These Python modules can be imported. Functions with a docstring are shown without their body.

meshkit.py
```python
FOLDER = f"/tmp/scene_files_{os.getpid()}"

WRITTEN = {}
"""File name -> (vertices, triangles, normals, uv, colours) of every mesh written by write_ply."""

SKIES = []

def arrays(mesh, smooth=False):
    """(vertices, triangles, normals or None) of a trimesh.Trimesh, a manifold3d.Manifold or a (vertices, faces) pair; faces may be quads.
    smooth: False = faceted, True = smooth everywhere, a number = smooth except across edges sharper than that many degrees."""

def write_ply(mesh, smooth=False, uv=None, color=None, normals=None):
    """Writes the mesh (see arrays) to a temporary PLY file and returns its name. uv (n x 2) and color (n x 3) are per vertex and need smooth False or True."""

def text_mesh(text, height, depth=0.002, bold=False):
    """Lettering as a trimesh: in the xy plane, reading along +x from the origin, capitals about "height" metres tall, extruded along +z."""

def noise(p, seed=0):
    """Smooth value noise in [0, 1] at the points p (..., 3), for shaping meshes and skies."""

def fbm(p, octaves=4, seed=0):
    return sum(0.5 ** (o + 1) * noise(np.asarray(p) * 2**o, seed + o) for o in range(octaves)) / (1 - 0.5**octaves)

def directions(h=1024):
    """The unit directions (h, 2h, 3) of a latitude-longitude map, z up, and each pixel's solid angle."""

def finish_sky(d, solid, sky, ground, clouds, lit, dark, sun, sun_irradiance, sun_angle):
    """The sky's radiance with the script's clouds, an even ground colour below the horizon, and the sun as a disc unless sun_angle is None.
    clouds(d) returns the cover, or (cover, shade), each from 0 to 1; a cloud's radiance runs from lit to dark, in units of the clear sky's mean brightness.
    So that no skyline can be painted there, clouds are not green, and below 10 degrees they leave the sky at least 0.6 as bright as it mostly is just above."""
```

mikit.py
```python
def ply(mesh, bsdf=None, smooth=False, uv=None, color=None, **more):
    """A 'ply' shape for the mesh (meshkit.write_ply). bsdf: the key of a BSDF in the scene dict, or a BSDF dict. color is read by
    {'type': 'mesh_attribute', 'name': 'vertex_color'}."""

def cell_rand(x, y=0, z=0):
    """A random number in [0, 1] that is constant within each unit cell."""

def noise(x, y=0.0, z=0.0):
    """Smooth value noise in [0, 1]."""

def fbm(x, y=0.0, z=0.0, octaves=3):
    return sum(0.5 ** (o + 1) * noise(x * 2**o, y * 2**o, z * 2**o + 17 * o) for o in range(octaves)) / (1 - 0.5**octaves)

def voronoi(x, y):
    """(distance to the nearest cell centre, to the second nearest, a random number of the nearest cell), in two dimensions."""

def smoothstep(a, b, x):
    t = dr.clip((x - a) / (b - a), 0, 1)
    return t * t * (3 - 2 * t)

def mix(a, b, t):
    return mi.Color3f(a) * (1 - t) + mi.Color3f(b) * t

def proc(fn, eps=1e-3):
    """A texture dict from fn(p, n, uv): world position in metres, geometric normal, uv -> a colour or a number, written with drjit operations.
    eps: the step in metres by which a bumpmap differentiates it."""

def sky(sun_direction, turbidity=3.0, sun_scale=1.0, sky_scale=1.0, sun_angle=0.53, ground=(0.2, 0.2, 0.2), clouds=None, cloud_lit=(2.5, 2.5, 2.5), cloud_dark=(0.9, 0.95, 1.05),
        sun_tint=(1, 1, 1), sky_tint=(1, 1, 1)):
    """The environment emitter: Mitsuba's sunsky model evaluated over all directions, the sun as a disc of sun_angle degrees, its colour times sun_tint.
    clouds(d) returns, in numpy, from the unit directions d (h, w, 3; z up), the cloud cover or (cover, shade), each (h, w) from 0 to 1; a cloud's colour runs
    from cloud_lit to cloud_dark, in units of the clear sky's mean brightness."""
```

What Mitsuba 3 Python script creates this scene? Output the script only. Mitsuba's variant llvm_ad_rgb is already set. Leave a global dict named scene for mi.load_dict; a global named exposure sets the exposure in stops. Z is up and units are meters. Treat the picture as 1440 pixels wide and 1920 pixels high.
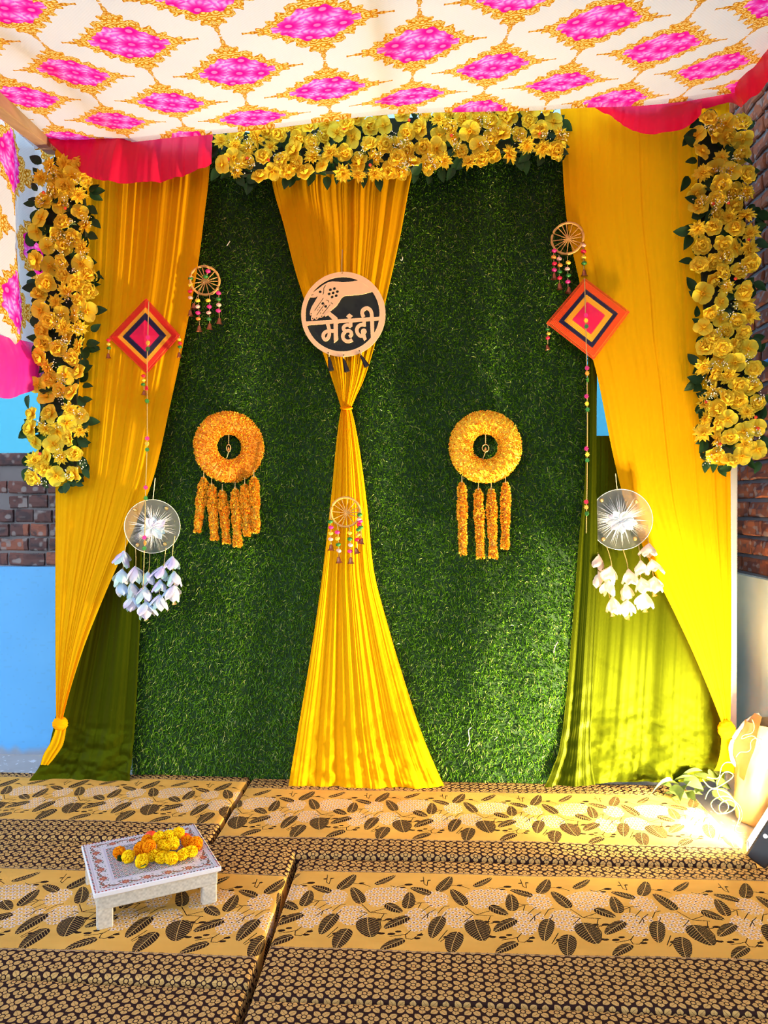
import math, random
import numpy as np, trimesh, drjit as dr, mitsuba as mi, mikit, meshkit
from mikit import noise, fbm, voronoi, cell_rand, smoothstep, mix
from scipy.interpolate import PchipInterpolator, RBFInterpolator
from shapely.geometry import Polygon, LineString, Point
from shapely.ops import unary_union
from shapely import affinity

scene, labels = {}, {}
T = mi.ScalarTransform4f
RNG = np.random.default_rng(7)

# ------------------------------------------------------------------ camera, sky, lamp light, exposure
F = 1423.0                                   # focal length in pixels of a 1440 x 1920 frame
YAW, PITCH = math.atan(70 / F), -math.atan(10 / F)
EYE = np.array([0.0, -3.4, 1.32])
FW = np.array([-math.sin(YAW) * math.cos(PITCH), math.cos(YAW) * math.cos(PITCH), math.sin(PITCH)])
RT = np.cross(FW, [0, 0, 1.0]); RT /= np.linalg.norm(RT)
UP = np.cross(RT, FW)
scene['camera'] = {'type': 'perspective', 'fov_axis': 'y', 'fov': 2 * math.degrees(math.atan(960 / F)), 'near_clip': 0.05, 'far_clip': 200.0,
                   'to_world': T().look_at(origin=EYE.tolist(), target=(EYE + FW).tolist(), up=[0, 0, 1])}
exposure = 3.87
SKY = 1.0
LAMP_RGB = [15.0, 11.6, 6.3]
BEAM_RGB = [0.66, 0.52, 0.29]                # each of the five reflectors behind the lamp glass
scene['sky'] = mikit.sky((-0.40, -0.62, 0.67), turbidity=3.5, sun_scale=0.0, sky_scale=SKY, ground=(0.25, 0.24, 0.22), sky_tint=(1.0, 0.95, 0.86))


def ray(px, py):
    return FW + RT * ((px - 720) / F) - UP * ((py - 960) / F)


def at(px, py, Y):
    """The point of the plane y = Y that the photograph shows at this pixel."""
    d = ray(px, py)
    return EYE + d * ((Y - EYE[1]) / d[1])


def on_z(px, py, z):
    d = ray(px, py)
    return EYE + d * ((z - EYE[2]) / d[2])


def on_x(px, py, x):
    d = ray(px, py)
    return EYE + d * ((x - EYE[0]) / d[0])


def project(P):
    d = np.asarray(P, float) - EYE
    w = d @ FW
    return np.stack([720 + F * (d @ RT) / w, 960 - F * (d @ UP) / w], -1)


# ------------------------------------------------------------------ naming helpers
count = {}


def key(base):
    n = count.get(base, 0)
    count[base] = n + 1
    return base if n == 0 else f'{base}_{n:03d}'


def thing(name, label, cat, group=None, kind=None):
    k = key(name)
    labels[k] = {'label': label, 'category': cat}
    if group: labels[k]['group'] = group
    if kind: labels[k]['kind'] = kind
    return k


def part(parent, name, shape, to=None, label=None, kind=None):
    k = key(parent + '__' + name)
    scene[k] = dict(shape) if to is None else {**shape, 'to_world': T(to)}
    if label or kind:
        labels[k] = {}
        if label: labels[k]['label'] = label
        if kind: labels[k]['kind'] = kind
    return k


def whole(name, shape, label, cat, group=None, kind=None, to=None):
    k = thing(name, label, cat, group, kind)
    scene[k] = dict(shape) if to is None else {**shape, 'to_world': T(to)}
    return k


def struct(name, shape, parent=None):
    k = key(parent + '__' + name if parent else name)
    scene[k] = dict(shape)
    if not parent: labels[k] = {'kind': 'structure'}
    return k


def mat(rot=np.eye(3), pos=(0, 0, 0), s=1.0):
    m = np.eye(4)
    m[:3, :3] = np.asarray(rot) @ np.diag(np.broadcast_to(s, 3))
    m[:3, 3] = pos
    return m


def frame_z(z, spin=0.0):
    """A rotation that takes local z to this direction."""
    z = np.asarray(z, float); z = z / np.linalg.norm(z)
    a = np.cross([0, 0, 1.0] if abs(z[2]) < 0.95 else [1.0, 0, 0], z); a /= np.linalg.norm(a)
    b = np.cross(z, a)
    c, s = math.cos(spin), math.sin(spin)
    return np.stack([a * c + b * s, -a * s + b * c, z], 1)


def rot_z(a):
    c, s = math.cos(a), math.sin(a)
    return np.array([[c, -s, 0], [s, c, 0], [0, 0, 1.0]])


# ------------------------------------------------------------------ mesh helpers
def join(ms):
    vs, fs, n = [], [], 0
    for v, f in ms:
        vs.append(v); fs.append(f + n); n += len(v)
    return np.vstack(vs), np.vstack(fs)


def move(m, M):
    v, f = m
    return v @ M[:3, :3].T + M[:3, 3], f


def tm(m):
    return trimesh.Trimesh(m[0], m[1], process=False)


def vf(mesh):
    return np.array(mesh.vertices), np.array(mesh.faces)


def tube(p, r, sides=6, closed=False):
    p = np.asarray(p, float); n = len(p)
    t = (np.roll(p, -1, 0) - np.roll(p, 1, 0)) if closed else np.gradient(p, axis=0)
    t /= np.linalg.norm(t, axis=1, keepdims=True) + 1e-12
    a = np.cross(t, np.where(np.abs(t[:, 2:]) < 0.9, [0, 0, 1.0], [1.0, 0, 0]))
    a /= np.linalg.norm(a, axis=1, keepdims=True) + 1e-12
    for i in range(1, n):
        if a[i] @ a[i - 1] < 0 and False: a[i] *= -1
    b = np.cross(t, a)
    ang = np.arange(sides) * 2 * np.pi / sides
    r = np.broadcast_to(r, (n,))
    v = p[:, None] + r[:, None, None] * (np.cos(ang)[None, :, None] * a[:, None] + np.sin(ang)[None, :, None] * b[:, None])
    v = v.reshape(-1, 3)
    f = []
    m = n if closed else n - 1
    for i in range(m):
        j = (i + 1) % n
        for k in range(sides):
            l = (k + 1) % sides
            f += [[i * sides + k, i * sides + l, j * sides + l], [i * sides + k, j * sides + l, j * sides + k]]
    if not closed:
        v = np.vstack([v, p[:1], p[-1:]])
        for k in range(sides):
            l = (k + 1) % sides
            f += [[len(v) - 2, l, k], [len(v) - 1, (n - 1) * sides + k, (n - 1) * sides + l]]
    return v, np.array(f)


def smooth_path(pts, n=40):
    pts = np.asarray(pts, float)
    s = np.r_[0, np.cumsum(np.linalg.norm(np.diff(pts, axis=0), axis=1))]
    from scipy.interpolate import CubicSpline
    return CubicSpline(s, pts, bc_type='natural')(np.linspace(0, s[-1], n))


def lathe(profile, n=12):
    """Revolves (r, z) pairs about z."""
    pr = np.asarray(profile, float)
    a = np.arange(n) * 2 * np.pi / n
    v = np.stack([pr[:, None, 0] * np.cos(a), pr[:, None, 0] * np.sin(a), np.repeat(pr[:, 1:], n, 1)], -1).reshape(-1, 3)
    f = []
    for i in range(len(pr) - 1):
        for k in range(n):
            l = (k + 1) % n
            f += [[i * n + k, i * n + l, (i + 1) * n + l], [i * n + k, (i + 1) * n + l, (i + 1) * n + k]]
    return v, np.array(f)


def grid_faces(nu, nv):
    i, j = np.meshgrid(np.arange(nv - 1), np.arange(nu - 1), indexing='ij')
    a = i * nu + j
    return np.vstack([np.stack([a, a + 1, a + nu + 1], -1).reshape(-1, 3), np.stack([a, a + nu + 1, a + nu], -1).reshape(-1, 3)])


def rbox(sx, sy, sz, r=0.004):
    """A box with rounded edges, centred, as (v, f)."""
    import manifold3d as m3
    s = m3.Manifold.sphere(r, 8)
    hs = [s.translate([x * (sx / 2 - r), y * (sy / 2 - r), z * (sz / 2 - r)]) for x in (-1, 1) for y in (-1, 1) for z in (-1, 1)]
    m = m3.Manifold.batch_hull(hs).to_mesh()
    return np.array(m.vert_properties[:, :3]), np.array(m.tri_verts)


def cut_box(sx, sy, sz, c=0.003):
    """A box with chamfered edges (few triangles)."""
    pts = []
    for x in (-1, 1):
        for y in (-1, 1):
            for z in (-1, 1):
                h = np.array([x * sx / 2, y * sy / 2, z * sz / 2])
                for k in range(3):
                    q = h.copy()
                    for l in range(3):
                        if l != k: q[l] -= np.sign(q[l]) * c
                    pts.append(q)
    return vf(trimesh.convex.convex_hull(np.array(pts)))


def plate(shape, depth):
    ms = [trimesh.creation.extrude_polygon(g, depth, engine='earcut') for g in getattr(shape, 'geoms', [shape]) if g.area > 1e-9]
    return vf(trimesh.util.concatenate(ms))


# ------------------------------------------------------------------ materials
def rgb(*c):
    return {'type': 'rgb', 'value': list(c)}


def P(name, color, rough=0.6, metal=0.0, spec=0.4, **more):
    scene[name] = {'type': 'twosided', 'bsdf': {'type': 'principled', 'base_color': color if isinstance(color, dict) else rgb(*color), 'roughness': rough, 'metallic': metal, 'specular': spec, **more}}
    return name


VC = {'type': 'mesh_attribute', 'name': 'vertex_color'}
P('m_vertex', VC, 0.6)
P('m_grass', VC, 0.38, spec=0.28)
P('m_leaf', (0.012, 0.045, 0.012), 0.55, spec=0.2)
P('m_matting', (0.012, 0.02, 0.01), 0.9)
P('m_pink', (0.66, 0.004, 0.05), 0.45, spec=0.25)
P('m_magenta', (0.85, 0.02, 0.38), 0.42, sheen=0.6)
P('m_olive', (0.025, 0.032, 0.0010), 0.42, spec=0.22, spec_tint=1.0)
P('m_white_dot', (0.85, 0.82, 0.66), 0.6)
P('m_red_bud', (0.75, 0.06, 0.02), 0.5)
P('m_cane', (0.70, 0.37, 0.09), 0.55)
P('m_thread', (0.85, 0.72, 0.42), 0.5)
P('m_goldbead', (0.62, 0.42, 0.15), 0.35, 0.5)
P('m_copper', (0.32, 0.12, 0.06), 0.35, 0.8)
P('m_brass', (0.75, 0.5, 0.18), 0.28, 0.9)
P('m_b_red', (0.80, 0.012, 0.06), 0.45)
P('m_b_green', (0.03, 0.19, 0.03), 0.45)
P('m_b_pale', (0.85, 0.50, 0.38), 0.5)
P('m_b_orange', (0.88, 0.32, 0.04), 0.5)
P('m_b_yellow', (0.90, 0.62, 0.05), 0.5)
P('m_b_pink', (0.85, 0.03, 0.25), 0.45)
P('m_yarn_red', (0.72, 0.025, 0.012), 0.7)
P('m_yarn_orange', (0.85, 0.085, 0.010), 0.7)
P('m_yarn_yellow', (0.88, 0.42, 0.02), 0.7)
P('m_yarn_navy', (0.012, 0.010, 0.055), 0.7)
P('m_yarn_pink', (0.78, 0.012, 0.11), 0.7)
P('m_sign', (0.86, 0.52, 0.26), 0.42, 0.0)
P('m_sign_back', (0.003, 0.008, 0.004), 0.6)
P('m_black', (0.008, 0.009, 0.011), 0.5)
P('m_housing', (0.035, 0.036, 0.042), 0.45)
P('m_steel', (0.6, 0.6, 0.6), 0.3, 0.9)
P('m_sack', (0.36, 0.23, 0.10), 0.55)
P('m_sack_rim', (0.80, 0.74, 0.60), 0.5)
P('m_strap', (0.24, 0.31, 0.05), 0.5)
P('m_cut_leaf', (0.14, 0.20, 0.05), 0.6)
P('m_blue_plastic', (0.01, 0.16, 0.62), 0.4)
P('m_silver', (0.80, 0.80, 0.80), 0.32, 0.25)
P('m_mortar', (0.17, 0.16, 0.17), 0.95, spec=0.2)


def thin(name, color, rough=0.6, diff=0.8, **more):
    scene[name] = {'type': 'principledthin', 'base_color': color if isinstance(color, dict) else rgb(*color), 'roughness': rough, 'diff_trans': diff, 'spec_trans': 0.0, 'eta': 1.35, **more}
    return name


thin('m_sheer', (0.97, 0.455, 0.004), 0.5, 0.60, sheen=0.3)
thin('m_petal', VC, 0.55, 0.6)
thin('m_pearl', VC, 0.28, 0.5)
thin('m_frost', (0.78, 0.79, 0.76), 0.10, 0.9, spec_trans=0.80)


# the printed cloth of the canopy: diamonds of magenta blossom in scrolled gold frames, on white
def cloth_print(p, n, uv):
    m, k = uv.x, uv.y
    # nearest medallion of the centred lattice (m + k even)
    m1, k1 = 2 * dr.round(m / 2), 2 * dr.round(k / 2)
    m2, k2 = 2 * dr.round((m - 1) / 2) + 1, 2 * dr.round((k - 1) / 2) + 1
    near = (dr.abs(m - m1) / 0.8 + dr.abs(k - k1)) < (dr.abs(m - m2) / 0.8 + dr.abs(k - k2))
    x, y = m - dr.select(near, m1, m2), k - dr.select(near, k1, k2)
    ax, ay = dr.abs(x), dr.abs(y)
    d = ax / 0.64 + ay / 0.86
    t = ax / 0.64 - ay / 0.86
    wob = 0.055 * dr.sin(t * 17.0) + 0.035 * dr.sin(t * 31.0 + 1.0) + 0.03 * (noise(ax * 26, ay * 22) - 0.5) * 2
    sx_, sy_ = 0.5 + 0.5 * dr.sin(ax * 60.0), 0.5 + 0.5 * dr.sin(ay * 52.0)
    tipx = (ay < (0.020 + 0.16 * dr.maximum(0.72 - ax, 0)) * (0.75 + 0.5 * sx_)) & (ax < 0.765)
    tipy = (ax < (0.016 + 0.13 * dr.maximum(0.93 - ay, 0)) * (0.75 + 0.5 * sy_)) & (ay < 0.985)
    gold = (d < 0.97 + wob) | tipx | tipy
    wi = 0.06 * (noise(ax * 17 + 9, ay * 15) - 0.5) * 2 + 0.03 * dr.sin(t * 23.0)
    inner = (dr.maximum(d * 0.98, ay / 0.62) < 0.70 + wi)
    wx, wy = x + 0.02 * (noise(x * 14, y * 14) - 0.5), y + 0.02 * (noise(x * 14 + 5, y * 14 + 8) - 0.5)
    v1, v2, vr = voronoi(dr.abs(wx) * 11, dr.abs(wy) * 9.5)
    sc = dr.sin(v1 * 15.0)
    edge = smoothstep(0.12, 0.03, v2 - v1)
    g = mix((0.86, 0.42, 0.035), (0.97, 0.70, 0.24), smoothstep(0.1, 0.9, sc))
    g = mix(g, (0.50, 0.15, 0.008), dr.maximum(edge * 0.85, smoothstep(-0.55, -0.95, sc)))
    g = mix(g, (0.46, 0.14, 0.008), smoothstep(0.90, 1.0, d - wob) * 0.45)
    f1, who = mi.Float(9.0), mi.Float(0.0)
    vx, vy = mi.Float(0.0), mi.Float(0.0)
    for q, (u0, v0, rad) in enumerate(((0.02, 0.03, 1.0), (0.27, 0.10, 0.95), (-0.26, -0.07, 1.0), (-0.10, 0.36, 0.95), (0.10, -0.34, 1.0), (0.36, -0.14, 0.8), (-0.33, 0.20, 0.8), (0.14, 0.46, 0.8), (-0.12, -0.52, 0.8), (0.0, 0.60, 0.6))):
        ex, ey = (x - u0) / rad, (y - v0) * 0.8 / rad
        e = ex * ex + ey * ey
        nearer = e < f1
        f1, who = dr.select(nearer, e, f1), dr.select(nearer, q * 1.7, who)
        vx, vy = dr.select(nearer, ex, vx), dr.select(nearer, ey, vy)
    f1 = dr.sqrt(f1)
    an = dr.atan2(vy, vx) + who
    streak = 0.5 + 0.5 * dr.sin(an * 13.0 + 2.0 * noise(x * 30, y * 30))
    body = smoothstep(0.035, 0.20, f1)
    mg = mix((0.86, 0.004, 0.30), (0.97, 0.10, 0.66), body)
    mg = mix(mg, (0.99, 0.50, 0.90), body * streak * smoothstep(0.06, 0.17, f1) * 0.85)
    mg = mix(mg, (0.95, 0.20, 0.55), smoothstep(0.045, 0.025, f1))
    mg = mix(mg, (0.75, 0.01, 0.42), smoothstep(0.62, 0.75, noise(x * 22, y * 20)) * (1 - streak) * 0.6)
    weave = 0.965 + 0.035 * dr.sin(m * 160.0) * dr.sin(k * 130.0)
    white = mi.Color3f(0.77, 0.745, 0.725) * weave
    c = dr.select(inner, mg, dr.select(gold, g, white))
    return c


thin('m_canopy', mikit.proc(cloth_print), 0.7, 0.72)


# the printed mattress: a satin band of dark leaves and white blossom between two patterned borders
def _tr(x, y):
    """A point of the leaf band, traced from a crop of the photograph, in metres along and across the band."""
    px, py = 480 + x / 5.143, 1640 + y / 5.143
    q = on_z(px, py, 0.08)
    return q[0], -0.842 - q[1]


LEAF = [((800, 138), (955, 0), 50), ((718, 165), (540, 103), 42), ((455, 300), (522, 145), 50), ((268, 255), (400, 335), 48), ((450, 375), (190, 482), 48),
        ((1015, 275), (928, 120), 52), ((1150, 95), (1345, 8), 32), ((770, 375), (622, 568), 55), ((885, 515), (768, 712), 62), ((1075, 405), (1108, 597), 88), ((355, 580), (105, 682), 42)]
LEAF = [(_tr(*a), _tr(*b), w / 5.143 * 2.33 / F) for a, b, w in LEAF]
STEM = [[(1020, 285), (1100, 360), (1260, 372)], [(1100, 360), (1240, 325)], [(975, 420), (1070, 365), (1000, 350)], [(1235, 375), (1195, 430), (1205, 500), (1160, 570)], [(1195, 440), (1290, 425)],
        [(525, 270), (610, 245), (690, 243)], [(565, 297), (605, 250), (530, 230)], [(590, 330), (690, 272)], [(575, 395), (650, 345), (725, 312)], [(628, 385), (645, 350)], [(740, 345), (810, 290), (865, 280)],
        [(440, 500), (380, 540), (375, 575), (430, 580), (540, 525)], [(225, 558), (330, 545), (400, 530)], [(205, 410), (275, 392)], [(685, 590), (790, 500)], [(700, 600), (770, 560)], [(355, 85), (400, 100), (540, 68)], [(935, 80), (1050, 95), (1100, 115)],
        [(690, 5), (680, 70), (705, 85), (725, 35)], [(780, 375), (820, 345)]]
STEM = [[_tr(*q) for q in s] for s in STEM]
BUD = [(_tr(x, y), r) for x, y, r in [(735, 35, .0035), (668, 40, .0035), (318, 512, .005), (485, 570, .005), (520, 540, .005), (1175, 555, .005), (1212, 560, .005), (1180, 425, .006), (1280, 424, .006), (772, 560, .006), (468, 102, .005), (530, 75, .007), (1018, 82, .005), (245, 535, .006)]]
CLUMP = [(_tr(x, y), rx, ry) for x, y, rx, ry in [(760, 215, .040, .050), (920, 385, .048, .055), (1235, 200, .068, .052), (520, 405, .040, .062), (695, 352, .015, .018), (1330, 165, .045, .032), (1165, 260, .03, .03)]]
PER = 0.322


def mattress_print(p, n, uv):
    u, v = uv.x, uv.y
    BW = 0.44
    inband = (v > 0) & (v < BW)

    def wrap(a):
        return a - PER * dr.round(a / PER)

    # white blossom
    near = mi.Float(9.0)
    for (cx, cy), rx, ry in CLUMP:
        near = dr.minimum(near, dr.square(wrap(u - cx) / rx) + dr.square((v - cy) / ry))
    hx, hy = PER / 15.0, PER / 15.0 * 0.9
    row = dr.floor(v / hy)
    ux = u / hx + 0.5 * (row - 2 * dr.floor(row / 2))
    fx, fy = (ux - dr.floor(ux) - 0.5) * hx, (v / hy - row - 0.5) * hy
    r = dr.sqrt(fx * fx + fy * fy)
    a = dr.atan2(fy, fx)
    pet = r < 0.0080 + 0.0030 * dr.cos(5 * a)
    blossom = (near + 0.25 * (noise(u * 60, v * 60) - 0.5) < 1.0)
    satin = mix((0.58, 0.31, 0.062), (0.65, 0.37, 0.085), fbm(u * 9, v * 40))
    c = dr.select(blossom & pet, mi.Color3f(0.68, 0.53, 0.42), satin)
    c = dr.select(blossom & pet & (r > 0.0030) & (r < 0.0042), mi.Color3f(0.72, 0.52, 0.36), c)
    c = dr.select(blossom & (dr.abs(fx) < 0.0026) & (dr.abs(fy) < 0.0020), mi.Color3f(0.10, 0.055, 0.03), c)
    dark = mi.Color3f(0.020, 0.009, 0.005)
    # stems
    ds = mi.Float(9.0)
    for line in STEM:
        for (x0, y0), (x1, y1) in zip(line[:-1], line[1:]):
            dx, dy = x1 - x0, y1 - y0
            qx, qy = wrap(u - 0.5 * (x0 + x1)) + 0.5 * dx, v - y0
            t = dr.clip((qx * dx + qy * dy) / (dx * dx + dy * dy), 0, 1)
            ds = dr.minimum(ds, dr.square(qx - t * dx) + dr.square(qy - t * dy))
    for (x0, y0), rad in BUD:
        qx, qy = wrap(u - x0), v - y0
        ds = dr.minimum(ds, dr.square(qx * 0.55 / rad * 0.0013 + qy * 0.25 / rad * 0.0013) + dr.square(qy * 1.0 / rad * 0.0013))
    c = dr.select(ds < 0.0013 ** 2, dark, c)
    # leaves
    for (x0, y0), (x1, y1), hw in LEAF:
        dx, dy = x1 - x0, y1 - y0
        L = math.hypot(dx, dy)
        tx, ty = dx / L, dy / L
        qx, qy = wrap(u - 0.5 * (x0 + x1)) + 0.5 * dx, v - y0
        s, w = (qx * tx + qy * ty) / L, -qx * ty + qy * tx
        sc = dr.clip(s, 0, 1)
        w = w - 0.10 * L * (sc * (1 - sc)) * 1.0
        half = hw * 1.28 * dr.sqrt(dr.maximum(dr.sin(3.14159 * sc ** 0.72), 0))
        leaf = (s > 0) & (s < 1) & (dr.abs(w) < half)
        aw = dr.abs(w)
        q = (s * L - aw * 0.75) / 0.0098
        vein = (aw < 0.0010) | ((dr.abs(q - dr.floor(q) - 0.5) < 0.075) & (aw < half * 0.97))
        c = dr.select(leaf, dr.select(vein, mi.Color3f(0.60, 0.37, 0.12), dark), c)
    # the small-figured border
    Pp = 0.0411
    ix, iy = dr.floor(u / Pp), dr.floor(v / Pp)
    odd = (ix + iy) - 2 * dr.floor((ix + iy) / 2) > 0.5
    x, y = (u / Pp - ix - 0.5), (v / Pp - iy - 0.5)
    b = mi.Color3f(0.026, 0.011, 0.009)
    tan = mix((0.47, 0.275, 0.085), (0.55, 0.33, 0.12), noise(u * 900, v * 300))
    hit = mi.Bool(False)
    rim = mi.Bool(False)
    for k in range(4):
        for turn, cond in ((0.10, odd), (0.10 + math.pi / 4, ~odd)):
            an = turn + k * math.pi / 2
            ca, sa = math.cos(an), math.sin(an)
            lx, ly = x * ca + y * sa, -x * sa + y * ca
            half = 0.41 if turn < 0.5 else 0.60
            s = (lx - 0.10) / half
            bump = 0.205 * (1 - dr.square(2 * s - 0.9))
            ok = cond & (s > 0) & (s < 1) & (dr.abs(ly + 0.10 * s * (1 - s)) < bump)
            hit |= ok
            rim |= ok & (dr.abs(ly + 0.10 * s * (1 - s)) < 0.014)
    b = dr.select(hit, tan, b)
    b = dr.select(rim, tan * 0.45, b)
    rr = dr.sqrt(x * x + y * y)
    b = dr.select(rr < 0.185, mi.Color3f(0.030, 0.012, 0.009), b)
    b = dr.select(rr < 0.12, tan, b)
    line = (dr.abs(v + 0.004) < 0.0022) | (dr.abs(v - BW - 0.004) < 0.0022)
    c = dr.select(inband, c, dr.select(line, mi.Color3f(0.34, 0.22, 0.12), b))
    return c


P('m_mattress', mikit.proc(mattress_print), 0.8, spec=0.08)


def stool_print(p, n, uv):
    """A printed stool top, uv in metres from its centre."""
    x, y = uv.x, uv.y
    hx, hy = 0.186, 0.178
    ex, ey = hx - dr.abs(x), hy - dr.abs(y)
    e = dr.minimum(ex, ey)
    along = dr.select(ex < ey, y, x)
    white = mi.Color3f(0.62, 0.60, 0.64)
    c = white
    # dotted rim
    q = along / 0.0098
    dq = (q - dr.floor(q) - 0.5) * 0.0098
    dot = dr.square(dq) + dr.square(e - 0.006) < 0.0030 ** 2
    c = dr.select(dot, dr.select(cell_rand(dr.floor(q), 3) > 0.4, mi.Color3f(0.02, 0.02, 0.05), mi.Color3f(0.35, 0.03, 0.03)), c)
    # flowered border
    q = along / 0.062
    cell = dr.floor(q)
    dq = (q - cell - 0.5) * 0.062
    w = e - 0.036
    r = dr.sqrt(dq * dq + w * w)
    a = dr.atan2(w, dq)
    flower = r < 0.0115 + 0.002 * dr.cos(8 * a)
    vine = (dr.abs(w - 0.010 * dr.sin(dq * 101.0 + 1.5)) < 0.0022) & (dr.abs(w) < 0.016)
    leaves = (noise(dq * 260 + cell * 0, w * 260) > 0.62) & (dr.abs(w) < 0.016) & (r > 0.014)
    c = dr.select(leaves, mi.Color3f(0.10, 0.12, 0.10), c)
    c = dr.select(vine & (r > 0.013), mi.Color3f(0.30, 0.10, 0.08), c)
    c = dr.select(flower, dr.select(r < 0.0055, mi.Color3f(0.50, 0.20, 0.12), mi.Color3f(0.33, 0.09, 0.07)), c)
    # lattice field
    S = 0.021
    gx, gy = (x / S + y / S), (x / S - y / S)
    lx, ly = gx - dr.floor(gx) - 0.5, gy - dr.floor(gy) - 0.5
    field = e > 0.066
    lat = (dr.maximum(dr.abs(lx), dr.abs(ly)) > 0.40)
    rr = dr.sqrt(lx * lx + ly * ly)
    fc = dr.select(lat, mi.Color3f(0.05, 0.09, 0.09), mi.Color3f(0.60, 0.58, 0.60))
    red = cell_rand(dr.floor(gx), dr.floor(gy)) > 0.5
    fc = dr.select(rr < 0.24, dr.select(red, mi.Color3f(0.33, 0.04, 0.05), mi.Color3f(0.06, 0.06, 0.20)), fc)
    fc = dr.select(rr < 0.07, mi.Color3f(0.6, 0.5, 0.5), fc)
    c = dr.select(field, fc, c)
    c = dr.select((dr.abs(e - 0.062) < 0.0025) | (dr.abs(e - 0.0135) < 0.0012), mi.Color3f(0.50, 0.48, 0.58), c)
    return c


P('m_stool_top', mikit.proc(stool_print), 0.25, spec=0.5)


def foil(p, n, uv):
    return mi.Color3f(0.62, 0.60, 0.56) * (0.75 + 0.4 * noise(p.x * 180, p.y * 180, p.z * 180))


P('m_foil', mikit.proc(foil), 0.28, 0.35)


def wood(p, n, uv):
    g = fbm(p.x * 30, p.y * 3, p.z * 30)
    return mix((0.24, 0.15, 0.08), (0.46, 0.32, 0.20), g)


P('m_wood', mikit.proc(wood), 0.7)


def blue_paint(p, n, uv):
    g = fbm(p.x * 5, p.y * 5, p.z * 5)
    s = smoothstep(0.80, 0.84, noise(p.x * 60, p.y * 60, p.z * 60))
    low = smoothstep(0.07, 0.02, p.z + 0.04 * noise(p.x * 25, p.y * 25))
    c = mix((0.095, 0.36, 0.72), (0.12, 0.41, 0.78), g)
    c = mix(c, (0.10, 0.28, 0.52), s * 0.18)
    return mix(c, (0.28, 0.33, 0.42), low)


P('m_blue_paint', mikit.proc(blue_paint), 0.6)
P('m_cyan_paint', (0.09, 0.50, 0.68), 0.7)


def pale_paint(p, n, uv):
    return mix((0.42, 0.48, 0.38), (0.52, 0.55, 0.44), fbm(p.y * 9, p.z * 9, 3))


P('m_pale_paint', mikit.proc(pale_paint), 0.6)


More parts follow.
